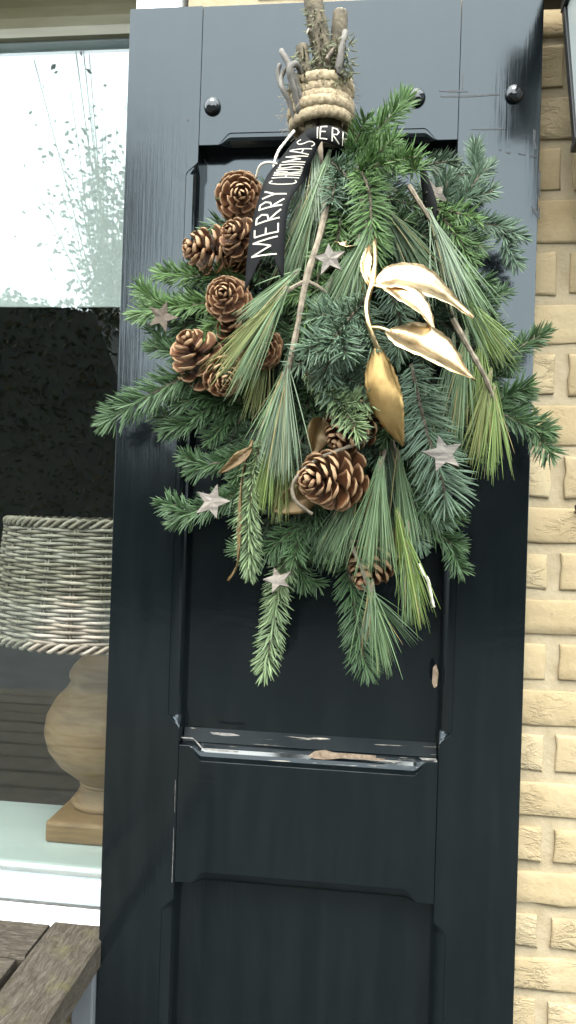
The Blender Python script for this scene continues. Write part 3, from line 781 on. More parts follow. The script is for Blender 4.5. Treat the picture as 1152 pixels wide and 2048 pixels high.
PINE = {'fresh': ((.042,.078,.030), (.112,.158,.080)), 'grey': ((.062,.094,.052), (.165,.205,.135)), 'olive': ((.062,.080,.020), (.135,.150,.052)), 'dark': ((.020,.040,.016), (.056,.084,.042)), 'lime': ((.056,.094,.018), (.128,.168,.048))}
def pine_tuft(nd, rg, o, d, ln, spread, n, col, droop=.25, base=.02, twist=0.):
    o = np.array(o); d = nrm(np.array(d)); a = nrm(np.cross(d, [.3, 1, .2])); b = np.cross(d, a)
    c0, c1 = PINE[col]; c0 = np.array(c0)*1.12; c1 = np.array(c1)*1.22; t = np.linspace(0, 1, 7)[:, None]
    for _ in range(int(n*1.3)):
        s_ = abs(rg.gauss(0, spread*.62)); s_ = min(s_, spread*1.7); ph = rg.uniform(0, 2*math.pi)
        dv = nrm(d*math.cos(s_)+(a*math.cos(ph)+b*math.sin(ph)*.55)*math.sin(s_))
        p = o-d*rg.uniform(0, base)+np.array([rg.gauss(0,.0012) for _ in range(3)])
        L_ = ln*rg.uniform(.72, 1.06)
        g_ = np.array([rg.gauss(0,.05), rg.gauss(0,.05), -droop*rg.uniform(.5, 1.3)])+d*.15
        B = p+dv*L_*t*(1-.08*t)+g_*L_*.45*t*t
        # keep blades out of the shutter
        B[:, 1] = np.minimum(B[:, 1], -.006)
        side = nrm(np.cross(dv, nrm(TOCAM+np.array([rg.gauss(0,.5), 0, rg.gauss(0,.5)])))); v = rg.uniform(.65, 1.3)
        hue = rg.random(); cc0 = c0*v; cc1 = c1*v
        if hue < .05: cc0 = np.array((.14,.115,.045))*v; cc1 = np.array((.26,.22,.10))*v
        nd.add(B, side, np.cross(side, dv), .00118*rg.uniform(.8, 1.2), cc0, cc1)
def pine(tufts, stems=(), seed=0, label=None):
    """tufts: (px0, px1, spread deg, count, colour[, droop]); stems: (pixel path, radius px)"""
    rg = random.Random(seed*17+3); nd = Needles(); st = MB()
    for s_ in stems:
        P = ppath(s_[0], 14); r = s_[1]/1450/2; rr_ = [r*(1.1-.35*i/13)*(1+.10*rg.uniform(-1, 1)+(.22 if i % 4 == 2 else 0)) for i in range(14)]
        st.tube(P, rr_, 7)
    for t_ in tufts:
        a, b = at(*t_[0]), at(*t_[1]); d = b-a
        pine_tuft(nd, rg, a, d, d.length, math.radians(t_[2]), t_[3], t_[4], t_[5] if len(t_) > 5 else .12)
        st.tube([a-d.normalized()*.016, a-d.normalized()*.006, a+d.normalized()*.006], [.0022, .0024, .0010], 6)
    b = part(st, 'pine_branch', M['pale_bark'], label=label)
    o = link('needles', nd.mesh('needles', M['pine'])); o.parent = b; tag(o, kind='stuff'); return b

# ---- back layer: filler radiating from the binding, its green darkened to deepen the inner shade
rgf = random.Random(42)
fill = [((610,330),(470,520)),((640,330),(560,640)),((660,330),(700,700)),((690,330),(880,640)),((700,330),(930,520)),((650,400),(600,900)),((690,420),(760,960)),
        ((720,420),(880,860)),((620,420),(450,800)),((600,480),(420,700)),((740,450),(960,760)),((660,600),(520,1000)),((690,640),(640,1080)),((720,640),(800,1060)),
        ((600,620),(440,880)),((760,600),(920,960)),((560,700),(470,960)),((650,800),(580,1110)),((700,840),(720,1120)),((760,800),(860,1050)),((560,520),(400,640)),((620,700),(560,930)),((800,560),(940,680)),((680,500),(660,800)),((780,760),(900,900)),((560,860),(520,1080)),((640,960),(660,1130)),((700,560),(820,820))]
for i, (a, b) in enumerate(fill):
    Y0 = rgf.uniform(-.075, -.045); Y1 = rgf.uniform(-.09, -.035)
    mid = ((a[0]+b[0])/2+rgf.uniform(-25, 25), (a[1]+b[1])/2+rgf.uniform(-15, 15), (Y0+Y1)/2-.012)
    fir([(*a, Y0), mid, (*b, Y1)], 30, 'dark' if i % 3 else 'deep', 100+i, lat=5, latlen=.075, flat=.3, dens=900)

rgf = random.Random(8)
for i in range(34):
    x = rgf.uniform(570, 860); y = rgf.uniform(360, 940)
    if 700 < x < 960 and 520 < y < 780: y += 260
    an = math.radians(90+rgf.gauss(0, 34)+(x-690)*-.10); L_ = rgf.uniform(110, 180)
    if x+L_*math.cos(an) > 890 and y+L_*math.sin(an) > 900: continue
    if x+L_*math.cos(an) < 560 or y+L_*math.sin(an) > 1110: continue
    Y0 = rgf.uniform(-.115, -.08)
    fir([(x, y, Y0), (x+.5*L_*math.cos(an), y+.5*L_*math.sin(an), Y0-.012), (x+L_*math.cos(an), y+L_*math.sin(an), Y0)], 31, ('deep', 'green', 'deep', 'blue')[i % 4], 300+i, lat=2, latlen=.05, flat=.35, dens=1100)
# ---- fir branches one can follow in the photograph
fir([(690,345,-.11),(735,285,-.12),(775,240,-.12),(817,192,-.115)], 31, 'green', 1, 0, dens=1500, flat=.5)
fir([(690,345,-.12),(760,330,-.15),(815,318,-.185),(838,316,-.20)], 34, 'green', 2, 2, .05, dens=1300, flat=.1)
fir([(715,330,-.13),(738,380,-.155),(742,440,-.16),(748,512,-.155)], 44, 'green', 3, 0, dens=1500, flat=.55)
fir([(655,320,-.10),(690,350,-.125),(715,390,-.135)], 32, 'blue', 4, 4, .05, dens=1400)
fir([(690,320,-.10),(720,300,-.125),(790,290,-.13)], 30, 'green', 5, 2, .04, dens=1400)
fir([(860,470,-.07),(910,420,-.075),(945,370,-.07),(980,330,-.06)], 27, 'blue', 6, 3, .05, dens=1500, flat=.55)
fir([(850,440,-.065),(880,380,-.06),(905,335,-.05)], 27, 'blue', 37, 4, .045, dens=1400, flat=.55)
fir([(860,480,-.07),(920,455,-.07),(985,450,-.06),(1046,476,-.05)], 28, 'blue', 7, 2, .05, dens=1600, flat=.45)
fir([(870,430,-.08),(890,490,-.09),(920,560,-.08)], 38, 'deep', 8, 2, .05, dens=1500, flat=.6)
fir([(880,540,-.075),(930,585,-.075),(985,618,-.06)], 28, 'deep', 9, 3, .045, dens=1300)
fir([(930,735,-.08),(1000,715,-.075),(1055,685,-.07),(1092,664,-.07)], 29, 'deep', 10, 0, dens=1500, flat=.5)
fir([(930,820,-.08),(1000,828,-.075),(1050,848,-.07),(1098,860,-.07)], 36, 'deep', 11, 2, .05, dens=1500, flat=.5)
fir([(920,780,-.07),(980,790,-.065),(1060,800,-.05)], 28, 'deep', 38, 2, .04, dens=1300)
fir([(800,1010,-.07),(850,1050,-.07),(890,1078,-.065),(920,1092,-.06)], 32, 'deep', 12, 2, .045, dens=1500)
fir([(822,730,-.14),(838,800,-.15),(858,880,-.15),(885,960,-.14),(890,1010,-.13)], 55, 'blue', 13, 0, dens=1250, flat=.72, sweep=1.12)
fir([(735,590,-.165),(705,630,-.185),(672,672,-.205),(652,700,-.215)], 40, 'blue', 14, 4, .045, dens=1500, flat=.05)
fir([(700,640,-.15),(670,700,-.17),(640,760,-.165)], 36, 'blue', 15, 3, .045, dens=1300, flat=.2)
fir([(610,745,-.145),(660,790,-.165),(700,835,-.185),(716,868,-.195)], 34, 'pale', 16, 1, .04, dens=1500, flat=.25)
fir([(640,720,-.13),(660,780,-.15),(690,800,-.15)], 32, 'blue', 17, 2, .05, dens=1300)
fir([(500,570,-.085),(440,555,-.09),(380,552,-.085),(318,548,-.075)], 32, 'green', 18, 0, dens=1600, flat=.5)
fir([(510,600,-.09),(430,605,-.095),(350,615,-.09),(268,630,-.075)], 33, 'green', 19, 2, .06, dens=1600, flat=.5)
fir([(480,620,-.07),(400,640,-.075),(350,655,-.07)], 30, 'deep', 20, 3, .05, dens=1300)
fir([(460,720,-.08),(400,710,-.085),(350,705,-.08),(302,694,-.07)], 29, 'deep', 21, 2, .04, dens=1400)
fir([(470,720,-.085),(390,745,-.095),(300,790,-.09),(208,846,-.075)], 42, 'deep', 22, 0, dens=1550, flat=.7)
fir([(480,800,-.08),(430,790,-.09),(380,800,-.09),(350,812,-.08)], 32, 'deep', 23, 2, .04, dens=1400)
fir([(500,810,-.075),(440,825,-.08),(380,845,-.08),(326,862,-.065)], 33, 'deep', 24, 2, .05, dens=1400)
fir([(500,810,-.07),(470,860,-.075),(450,930,-.07)], 36, 'deep', 25, 0, dens=1300, flat=.75)
fir([(530,890,-.085),(470,915,-.09),(420,930,-.085),(382,944,-.075)], 30, 'deep', 26, 2, .04, dens=1500)
fir([(540,960,-.085),(470,990,-.09),(400,1020,-.085),(346,1042,-.07)], 33, 'deep', 27, 2, .045, dens=1600)
fir([(520,880,-.11),(505,960,-.125),(498,1060,-.125),(500,1148,-.115)], 30, 'pale', 28, 0, dens=1700, flat=.45)
fir([(620,1030,-.09),(580,1065,-.10),(540,1100,-.10),(505,1125,-.09)], 34, 'deep', 29, 2, .05, dens=1400)
fir([(570,1050,-.08),(590,1110,-.085),(610,1175,-.075)], 30, 'deep', 30, 3, .04, dens=1300)
fir([(590,1080,-.085),(562,1160,-.09),(545,1260,-.085),(528,1350,-.075)], 33, 'pale', 31, 0, dens=1500, flat=.6, label='pale-tipped fir branch ending below the birch star')
fir([(690,1110,-.075),(705,1180,-.08),(718,1270,-.075),(735,1345,-.065)], 40, 'deep', 32, 0, dens=1350, flat=.68)
fir([(640,540,-.12),(630,580,-.125),(600,620,-.12)], 30, 'green', 33, 3, .045, dens=1400)
fir([(640,470,-.10),(600,500,-.11),(575,540,-.11)], 30, 'deep', 34, 3, .05, dens=1300)
fir([(760,540,-.11),(800,640,-.12),(790,720,-.12)], 34, 'blue', 35, 2, .05, dens=1200)
fir([(780,440,-.10),(800,480,-.11),(840,520,-.10)], 32, 'dark', 36, 3, .05, dens=1200)
fir([(690,400,-.12),(680,450,-.14),(672,500,-.14)], 30, 'green', 39, 2, .04, dens=1400)
fir([(600,880,-.10),(600,960,-.11),(590,1030,-.10)], 32, 'dark', 40, 3, .05, dens=1200)
fir([(930,620,-.075),(965,680,-.075),(990,740,-.07)], 28, 'deep', 41, 3, .045, dens=1300)

# ---- white pine branches
pine([((572,762,-.185),(552,965,-.165),17,150,'grey'), ((560,772,-.175),(520,905,-.165),17,60,'fresh')], [([(668,330,-.10),(645,450,-.145),(612,562,-.175),(592,670,-.185),(571,764,-.185)], 11)], 1, 'pine branch whose bare pale twig ends in a dense grey-green tassel')
pine([((545,612,-.185),(420,760,-.175),15,62,'olive'), ((560,600,-.185),(452,795,-.18),13,46,'fresh'), ((575,560,-.17),(470,650,-.18),20,40,'fresh')], [([(612,562,-.175),(578,580,-.18),(538,615,-.185)], 7)], 2, 'pine spray fanning across the lower cones')
pine([((652,584,-.17),(620,660,-.165),30,30,'fresh')], [([(612,562,-.175),(634,572,-.175),(654,586,-.172)], 6)], 3)
pine([((630,290,-.105),(640,450,-.13),9,60,'grey'), ((650,330,-.115),(560,560,-.13),14,50,'fresh')], [([(640,285,-.09),(642,340,-.105),(640,425,-.115)], 9)], 4)
pine([((735,470,-.165),(650,655,-.165),17,80,'fresh'), ((715,500,-.16),(690,660,-.155),16,40,'grey')], [([(720,380,-.13),(730,430,-.155),(736,474,-.165)], 6)], 5)
pine([((790,440,-.13),(905,590,-.125),16,46,'fresh'), ((770,430,-.13),(830,560,-.13),20,36,'dark')], [([(740,360,-.11),(770,410,-.125),(792,444,-.13)], 6)], 6)
pine([((868,446,-.13),(935,620,-.145),13,84,'grey'), ((880,470,-.13),(985,680,-.13),12,60,'fresh')], [([(818,372,-.115),(842,410,-.125),(868,450,-.13)], 8)], 7, 'pine spray falling over the upper gold leaf')
pine([((930,600,-.13),(1035,735,-.12),14,70,'lime'), ((905,560,-.13),(990,720,-.12),16,50,'fresh')], [([(885,520,-.125),(910,570,-.13),(932,604,-.13)], 5)], 8)
pine([((988,800,-.13),(985,955,-.125),20,80,'lime',.2), ((975,770,-.13),(940,930,-.125),14,50,'olive')], [([(905,638,-.145),(940,700,-.145),(968,750,-.14),(990,802,-.13)], 9)], 9, 'pine branch with bare grey twig and yellow-green end tuft')
pine([((930,690,-.125),(905,900,-.12),13,70,'fresh'), ((905,700,-.12),(890,880,-.12),12,50,'dark'), ((960,700,-.12),(950,890,-.115),14,50,'lime')], [([(900,600,-.115),(915,650,-.12),(931,694,-.125)], 5)], 10)
pine([((757,948,-.16),(728,1150,-.15),15,95,'fresh'), ((765,960,-.155),(765,1150,-.145),11,40,'fresh')], [([(770,900,-.13),(764,925,-.15),(756,952,-.16)], 6)], 11)
pine([((706,1000,-.135),(655,1140,-.125),16,70,'fresh'), ((690,1000,-.13),(625,1140,-.12),14,46,'dark')], [([(700,930,-.11),(704,970,-.125),(706,1002,-.135)], 5)], 12)
pine([((800,930,-.135),(822,1110,-.125),12,80,'fresh'), ((770,860,-.12),(800,1050,-.12),13,70,'dark'), ((800,1050,-.14),(842,1255,-.125),11,86,'lime'), ((815,1070,-.135),(815,1250,-.125),10,50,'fresh')], [([(760,820,-.11),(785,880,-.125),(800,935,-.135)], 6)], 13, 'long drooping pine branch hanging lowest on the right side')
pine([((742,1188,-.13),(778,1350,-.11),17,72,'fresh'), ((742,1190,-.13),(730,1300,-.115),12,30,'grey'), ((744,1192,-.125),(835,1290,-.11),12,26,'dark')], [([(676,1005,-.11),(695,1070,-.12),(720,1130,-.13),(745,1192,-.13)], 7)], 14, 'pine tuft on a thin twig below the lowest cone')
pine([((545,880,-.145),(520,1030,-.135),15,80,'lime'), ((570,900,-.14),(560,1050,-.13),14,60,'olive')], [([(570,830,-.13),(556,860,-.14),(545,884,-.145)], 4)], 15)
pine([((540,660,-.12),(500,850,-.11),16,60,'olive'), ((600,640,-.12),(560,760,-.125),12,30,'dark')], (), 16)
pine([((830,900,-.12),(868,1100,-.11),11,50,'fresh'), ((850,800,-.12),(860,960,-.115),12,40,'dark')], (), 17)
pine([((620,430,-.12),(560,580,-.13),14,50,'fresh'), ((600,380,-.10),(575,500,-.11),12,30,'dark')], [([(636,358,-.10),(600,410,-.115),(576,480,-.11)], 8)], 18)

# ---- bare stems above the binding
def stem(path, w, material, name='stem', cut=False, n=12, taper=.9, bumps=.08):
    rg = random.Random(len(path)*7+int(w)); m = MB(); P = ppath(path, n); r = w/1450/2
    m.tube(P, [r*(1+(taper-1)*i/(n-1))*(1+bumps*rg.uniform(-1, 1)) for i in range(n)], 10)
    o = part(m, name, material, smooth=True)
    if cut:
        d = Vector(P[-1]-P[-2]).normalized(); c = MB(); c.tube([Vector(P[-1])-d*.0008, Vector(P[-1])+d*.0006], [r*taper*.96, r*taper*.93], 12)
        q = link('cut_end', c.mesh('cut_end', M['cut_wood'])); q.parent = o
    return o
stem([(645,290,-.06),(652,160,-.075),(638,75,-.08),(622,-30,-.08)], 38, M['stub_bark'], cut=True)
stem([(668,290,-.06),(668,150,-.07),(676,90,-.075),(681,25,-.075)], 30, M['stub_bark'], cut=True, taper=.88)
stem([(670,200,-.075),(677,140,-.092),(684,95,-.095),(691,63,-.09)], 15, M['grey_vine'], taper=.7)
stem([(625,280,-.07),(612,160,-.085),(604,94,-.085)], 25, M['stub_bark'], cut=True)
for pth, wd in (([(612,230,-.08),(592,170,-.095),(578,130,-.095),(562,101,-.09)], 12), ([(600,230,-.085),(588,180,-.10),(578,140,-.11),(592,128,-.105),(604,150,-.09),(622,190,-.08)], 11),
                ([(588,240,-.07),(575,195,-.075),(561,170,-.08),(556,145,-.08),(560,128,-.08)], 9), ([(592,245,-.08),(580,205,-.085),(566,180,-.09),(562,160,-.085),(570,140,-.08),(588,132,-.085)], 9)):
    stem(pth, wd, M['grey_vine'], 'vine_twig', taper=.85, n=20)
stem([(652,120,-.10),(662,105,-.095),(668,96,-.085)], 7, M['bark'], 'twig_stub'); stem([(628,90,-.085),(622,66,-.092),(616,62,-.094)], 10, M['stub_bark'], 'twig_stub', cut=True)
# scaly needle stubs on the stems
rg = random.Random(77); nd = Needles()
for (pa, pb, w_, cnt) in (((650,165),(630,10),17,120), ((668,160),(680,80),15,110), ((612,165),(604,98),14,90), ((690,160),(692,70),10,50), ((630,160),(612,180),40,70), ((680,165),(690,120),16,60)):
    for _ in range(cnt):
        u = rg.random(); sx = rg.uniform(-1, 1); x = pa[0]+(pb[0]-pa[0])*u+sx*w_; y = pa[1]+(pb[1]-pa[1])*u
        Y = -.078-.012*math.sqrt(max(0, 1-sx*sx)); p = np.array(at(x, y, Y))
        d = nrm(np.array([sx*rg.uniform(.4, 1.), -.35, -rg.uniform(.2, 1.)])+np.array([rg.gauss(0,.25) for _ in range(3)])); ln = rg.uniform(.007, .016)
        t = np.array([0, .4, .75, 1.])[:, None]; B = p+d*ln*t+np.array([0, -.3, .6])*ln*.3*t*t; v = rg.uniform(.6, 1.3)
        side = nrm(np.cross(d, TOCAM)); nd.add(B, side, np.cross(side, d), .0021, np.array((.055,.062,.026))*v, np.array((.12,.12,.065))*v)
o = link('needle_stubs', nd.mesh('needle_stubs', M['fir'])); o.parent = swag; o.matrix_parent_inverse = Matrix.Translation(-Vector(swag.location)); tag(o, kind='stuff')

# ---- jute rope binding: plaited cord wound six times
m = MB(); C0 = at(642, 174, -.062); C1 = at(642, 258, -.062); turns = 5.4; steps = 620; vs = []; fs = []; nn = 12; rr0 = .0078
rgj = random.Random(2); ph_ = [rgj.uniform(0, 6.28) for _ in range(8)]
cen = []
for i in range(steps+1):
    u = i/steps; a = u*turns*2*math.pi; rad_ = .0345+.0015*math.sin(a*.37+ph_[0])+.0015*u
    ax = C0.lerp(C1, u); cen.append(Vector((ax.x+rad_*math.cos(a)*1.0, ax.y+rad_*.86*math.sin(a), ax.z+.0016*math.sin(a*.61+ph_[1])+.004*math.cos(a+.4))))
arc = 0.
for i, c in enumerate(cen):
    T = (cen[min(i+1, steps)]-cen[max(i-1, 0)]).normalized(); out = (c-C0.lerp(C1, i/steps)); out.z = 0; out.normalize(); bn = T.cross(out).normalized()
    if i: arc += (c-cen[i-1]).length
    for j in range(nn):
        th = 2*math.pi*j/nn; q = abs(((th/math.pi+1) % 2)-1)      # 0 on outer side .. 1 inside
        chev = abs(math.sin(arc*310+abs(math.sin(th))*2.1)); groove = abs(math.sin(th))
        r = rr0*(.92+.11*chev)*(1-.10*(1-groove)**4)
        vs.append(c+(out*math.cos(th)*.85+bn*math.sin(th))*r)
for i in range(steps):
    for j in range(nn): fs.append((i*nn+j, i*nn+(j+1) % nn, (i+1)*nn+(j+1) % nn, (i+1)*nn+j))
fs += [tuple(range(nn))[::-1], tuple(steps*nn+j for j in range(nn))]
m.add(vs, fs); part(m, 'rope_binding', M['jute'], smooth=True, label='plaited jute rope wound round the stems')
m = MB(); rgj = random.Random(9)
for _ in range(130):      # loose fibres
    i = rgj.randrange(steps); c = cen[i]; out = (c-C0.lerp(C1, i/steps)).normalized(); d = (out+Vector((rgj.gauss(0,.7), rgj.gauss(0,.5), rgj.gauss(0,.8)))).normalized(); b = c+out*rr0*.8
    ln = rgj.uniform(.006, .016); m.tube([b, b+d*ln*.5, b+d*ln+Vector((0,0,-.002))], .00022, 3, cap=False)
part(m, 'loose_fibres', M['jute'], kind='stuff')

# ================================================================== DECORATIONS
# ---- pine cones: every scale a piece of its own
def scale_mesh(seed):
    r = random.Random(seed); m = MB()
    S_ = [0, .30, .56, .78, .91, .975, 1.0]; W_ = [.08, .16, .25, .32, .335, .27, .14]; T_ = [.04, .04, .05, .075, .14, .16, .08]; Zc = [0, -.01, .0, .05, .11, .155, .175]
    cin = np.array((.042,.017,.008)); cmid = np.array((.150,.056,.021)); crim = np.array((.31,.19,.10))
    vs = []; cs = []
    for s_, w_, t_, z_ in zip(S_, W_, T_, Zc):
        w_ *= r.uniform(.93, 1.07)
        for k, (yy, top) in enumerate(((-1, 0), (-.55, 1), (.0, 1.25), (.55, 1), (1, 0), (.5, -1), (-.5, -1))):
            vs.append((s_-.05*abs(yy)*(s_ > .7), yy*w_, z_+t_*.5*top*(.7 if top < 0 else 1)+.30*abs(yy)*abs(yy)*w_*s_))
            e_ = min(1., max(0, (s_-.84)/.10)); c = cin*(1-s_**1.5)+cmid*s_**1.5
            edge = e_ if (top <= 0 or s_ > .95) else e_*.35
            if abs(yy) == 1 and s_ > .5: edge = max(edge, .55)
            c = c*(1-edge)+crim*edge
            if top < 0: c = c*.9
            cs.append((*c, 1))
    k = 7; fs = []
    for i in range(len(S_)-1):
        for j in range(k): fs.append((i*k+j, i*k+(j+1) % k, (i+1)*k+(j+1) % k, (i+1)*k+j))
    fs.append(tuple((len(S_)-1)*k+j for j in range(k))); fs.append(tuple(range(k))[::-1])
    m.add(vs, fs, cs); return m.mesh('scale', M['scale'], smooth=True)
SC = [scale_mesh(i) for i in range(4)]
cm = MB(); cm.tube([(0,0,-.42), (0,0,0), (0,0,.30), (0,0,.46)], [.20, .24, .13, .03], 8, (.02,.009,.005)); CORE = cm.mesh('core', M['scale'])
def cone(px, py, Y, tip, R_=47, H=1.0, label='', seed=0, N_=46):
    """tip: direction of the cone's tip (x right, y away from the wall, z up)"""
    rg = random.Random(seed); c = empty('pine_cone', at(px, py, Y)); R_ = R_*(1+Y)*1.13/1480.
    zax = Vector((tip[0], -tip[1], tip[2])).normalized(); q = zax.to_track_quat('Z', 'X')
    c.rotation_mode = 'QUATERNION'; c.rotation_quaternion = q @ Matrix.Rotation(rg.uniform(0, 6.28), 3, 'Z').to_quaternion()
    tag(c, label, 'pine cone', 'open brown pine cones in the Christmas swag')
    co = link('core', CORE, c); co.scale = (R_*.8, R_*.8, R_*1.9*H)
    for k in range(N_):
        t = (k+.5)/N_; a = k*2.39996+rg.uniform(-.08, .08)
        reach = R_*float(np.interp(t, [0, .15, .40, .62, .80, .92, 1], [.70, .95, 1.0, .80, .54, .34, .16]))*rg.uniform(.94, 1.06)
        el = math.radians(float(np.interp(t, [0, .3, .6, .8, 1], [-30, -2, 16, 32, 58]))+rg.uniform(-6, 6))
        z = R_*H*float(np.interp(t, [0, .5, 1], [-.72, .02, .74])); sl = reach/max(.45, math.cos(el))*.97
        wd_ = (.86*reach+.16*R_)*1.0
        o = link('scale', SC[rg.randrange(4)], c)
        o.matrix_basis = Matrix.Translation((0, 0, z)) @ Matrix.Rotation(a, 4, 'Z') @ Matrix.Rotation(-el, 4, 'Y') @ Matrix.Diagonal((sl, wd_, R_*.55+.45*reach, 1))
    return c
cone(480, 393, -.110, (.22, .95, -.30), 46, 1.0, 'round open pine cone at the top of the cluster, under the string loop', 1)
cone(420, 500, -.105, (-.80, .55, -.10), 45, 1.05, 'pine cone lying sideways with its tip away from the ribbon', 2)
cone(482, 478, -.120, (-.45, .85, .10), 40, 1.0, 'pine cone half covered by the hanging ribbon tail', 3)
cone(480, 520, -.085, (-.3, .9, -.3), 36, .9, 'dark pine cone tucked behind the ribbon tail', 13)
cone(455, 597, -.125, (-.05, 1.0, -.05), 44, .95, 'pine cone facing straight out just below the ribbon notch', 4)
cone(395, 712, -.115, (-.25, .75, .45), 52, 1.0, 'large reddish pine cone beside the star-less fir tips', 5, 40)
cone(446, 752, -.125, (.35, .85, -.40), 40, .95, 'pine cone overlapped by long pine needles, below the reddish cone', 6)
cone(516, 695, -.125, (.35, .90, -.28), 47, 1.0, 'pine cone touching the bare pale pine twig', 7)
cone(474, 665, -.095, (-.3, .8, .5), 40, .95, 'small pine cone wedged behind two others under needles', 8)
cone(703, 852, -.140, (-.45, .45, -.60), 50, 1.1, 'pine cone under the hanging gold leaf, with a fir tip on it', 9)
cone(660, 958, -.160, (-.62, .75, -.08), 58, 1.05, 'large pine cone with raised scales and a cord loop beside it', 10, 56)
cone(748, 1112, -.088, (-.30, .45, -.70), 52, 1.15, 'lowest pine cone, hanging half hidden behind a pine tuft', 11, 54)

# ---- gold sprayed leaves
def leaf_mb(path, wpx, fold=.5, roll=0., teeth=True, curl=0., seed=0, face=(0, -1, 0.25)):
    rg = random.Random(seed); n = 22; P = [Vector(p) for p in ppath(path, n)]; m = MB(); vs = []; nv = 9; W = wpx*.92*(1+path[0][2])/1480.; fc = Vector(face)
    for i, p in enumerate(P):
        t = i/(n-1); T = (P[min(i+1, n-1)]-P[max(i-1, 0)]).normalized(); nn_ = (fc-T*fc.dot(T)).normalized(); sd_ = T.cross(nn_)
        nn_ = (nn_*math.cos(roll)+sd_*math.sin(roll)); sd_ = T.cross(nn_)
        wv = W*.5*max(.03, math.sin(math.pi*min(1, t**.82))**.85)
        for j in range(nv):
            v = (j/(nv-1)-.5)*2; tt = (.0009 if teeth and i % 2 and abs(v) > .99 else 0)
            rip = .0012*math.sin(t*13+seed*2.1+v*1.5)*abs(v)
            vs.append(p+sd_*(v*wv+math.copysign(tt, v)*1.0)+nn_*(fold*abs(v)*wv+curl*wv*v*v+rip-(.0012 if abs(v) < .1 else 0)+.0005*math.sin(abs(v)*9-t*40)))
    fs = [(i*nv+j, i*nv+j+1, (i+1)*nv+j+1, (i+1)*nv+j) for i in range(n-1) for j in range(nv-1)]
    m.add(vs, fs); return m
def leaf_obj(m, name, parent=None, material='gold'):
    o = m.build(name, M[material], parent, smooth=True); sm = o.modifiers.new('thick', 'SOLIDIFY'); sm.thickness = .0003; return o
gs = empty('gold_leaf_spray', at(745, 600, -.19)); tag(gs, 'gold sprayed magnolia-like leaf spray with four large leaves on one stem', 'leaf spray')
m = MB(); m.tube(ppath([(748,470,-.16),(750,520,-.18),(744,565,-.195),(733,610,-.20),(738,650,-.205),(752,690,-.20),(768,718,-.19)], 20), .0030, 7); m.build('stem', M['gold'], gs, smooth=True)
m = MB(); m.tube(ppath([(740,655,-.204),(760,656,-.21),(782,664,-.215)], 8), .0022, 6); m.build('petiole', M['gold'], gs, smooth=True)
leaf_obj(leaf_mb([(748,566,-.19),(800,556,-.195),(870,578,-.19),(946,636,-.165)], 96, .18, .15, seed=1, face=(.25, -.75, .75)), 'leaf', gs)
leaf_obj(leaf_mb([(748,570,-.20),(800,590,-.215),(845,625,-.22),(870,672,-.205)], 66, .35, -.25, seed=2, face=(-.1, -.8, .7)), 'leaf', gs)
leaf_obj(leaf_mb([(772,660,-.214),(830,682,-.225),(890,715,-.225),(951,760,-.205)], 112, .22, -.1, seed=3, face=(.10, -.85, .62)), 'leaf', gs)
leaf_obj(leaf_mb([(752,692,-.20),(762,760,-.205),(782,830,-.20),(806,892,-.18)], 70, -.22, .25, seed=4, face=(.25, -1, -.15)), 'leaf', gs, 'shaded_gold')
leaf_obj(leaf_mb([(742,575,-.19),(730,545,-.19),(733,515,-.185),(741,488,-.17)], 22, .5, .6, seed=5, face=(-.3, -1, .2)), 'leaf', gs)
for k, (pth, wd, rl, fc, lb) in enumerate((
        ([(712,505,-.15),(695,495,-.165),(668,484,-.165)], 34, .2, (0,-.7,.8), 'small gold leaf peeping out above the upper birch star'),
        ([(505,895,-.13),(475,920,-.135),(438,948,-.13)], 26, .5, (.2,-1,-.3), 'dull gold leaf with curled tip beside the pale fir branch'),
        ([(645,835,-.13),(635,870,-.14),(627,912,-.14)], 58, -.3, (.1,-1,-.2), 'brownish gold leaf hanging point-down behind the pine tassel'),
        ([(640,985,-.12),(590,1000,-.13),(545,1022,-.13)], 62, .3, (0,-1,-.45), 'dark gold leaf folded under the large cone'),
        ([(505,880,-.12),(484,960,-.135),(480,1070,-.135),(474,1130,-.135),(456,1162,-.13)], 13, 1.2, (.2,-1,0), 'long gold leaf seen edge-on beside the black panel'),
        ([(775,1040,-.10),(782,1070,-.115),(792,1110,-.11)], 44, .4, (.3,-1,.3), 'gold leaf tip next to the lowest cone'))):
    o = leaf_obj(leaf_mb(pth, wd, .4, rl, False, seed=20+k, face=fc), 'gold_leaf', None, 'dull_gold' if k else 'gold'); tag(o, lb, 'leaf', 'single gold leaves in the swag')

# ---- birch bark stars
def star(px, py, Y, r, rot, nrm_, material, label):
    c = at(px, py, Y); m = MB(); n = Vector(nrm_).normalized(); ux = n.cross(Vector((0, 0, 1))).normalized()*-1; uz = n.cross(ux)*-1
    if uz.z < 0: uz = -uz
    r = r*.9*(1+Y)/1480; rg = random.Random(int(px)); top = []; bot = []
    for k in range(10):
        a = math.radians(rot)+k*math.pi/5+math.pi/2; q = r*(1 if k % 2 == 0 else .43)*rg.uniform(.93, 1.06)
        p = c+(ux*math.cos(a)+uz*math.sin(a))*q; top.append(p+n*.0015+n*rg.uniform(-.0016, .0016)); bot.append(p-n*.0015)
    vs = [c+n*.0016]+top+[c-n*.0015]+bot; fs = []
    for k in range(10):
        k2 = (k+1) % 10; fs += [(0, 1+k, 1+k2), (11, 12+k2, 12+k), (1+k, 12+k, 12+k2, 1+k2)]
    m.add(vs, fs); o = link('bark_star', m.mesh('bark_star', material)); tag(o, label, 'star', 'bark stars stuck in the swag')
star(660, 518, -.185, 39, 8, (-.2, -1, .15), M['birch'], 'birch bark star lying beside the bare pale pine twig')
star(324, 634, -.115, 36, -18, (.15, -1, -.1), M['birch_brown'], 'brown bark star on the fir branch reaching past the shutter stile')
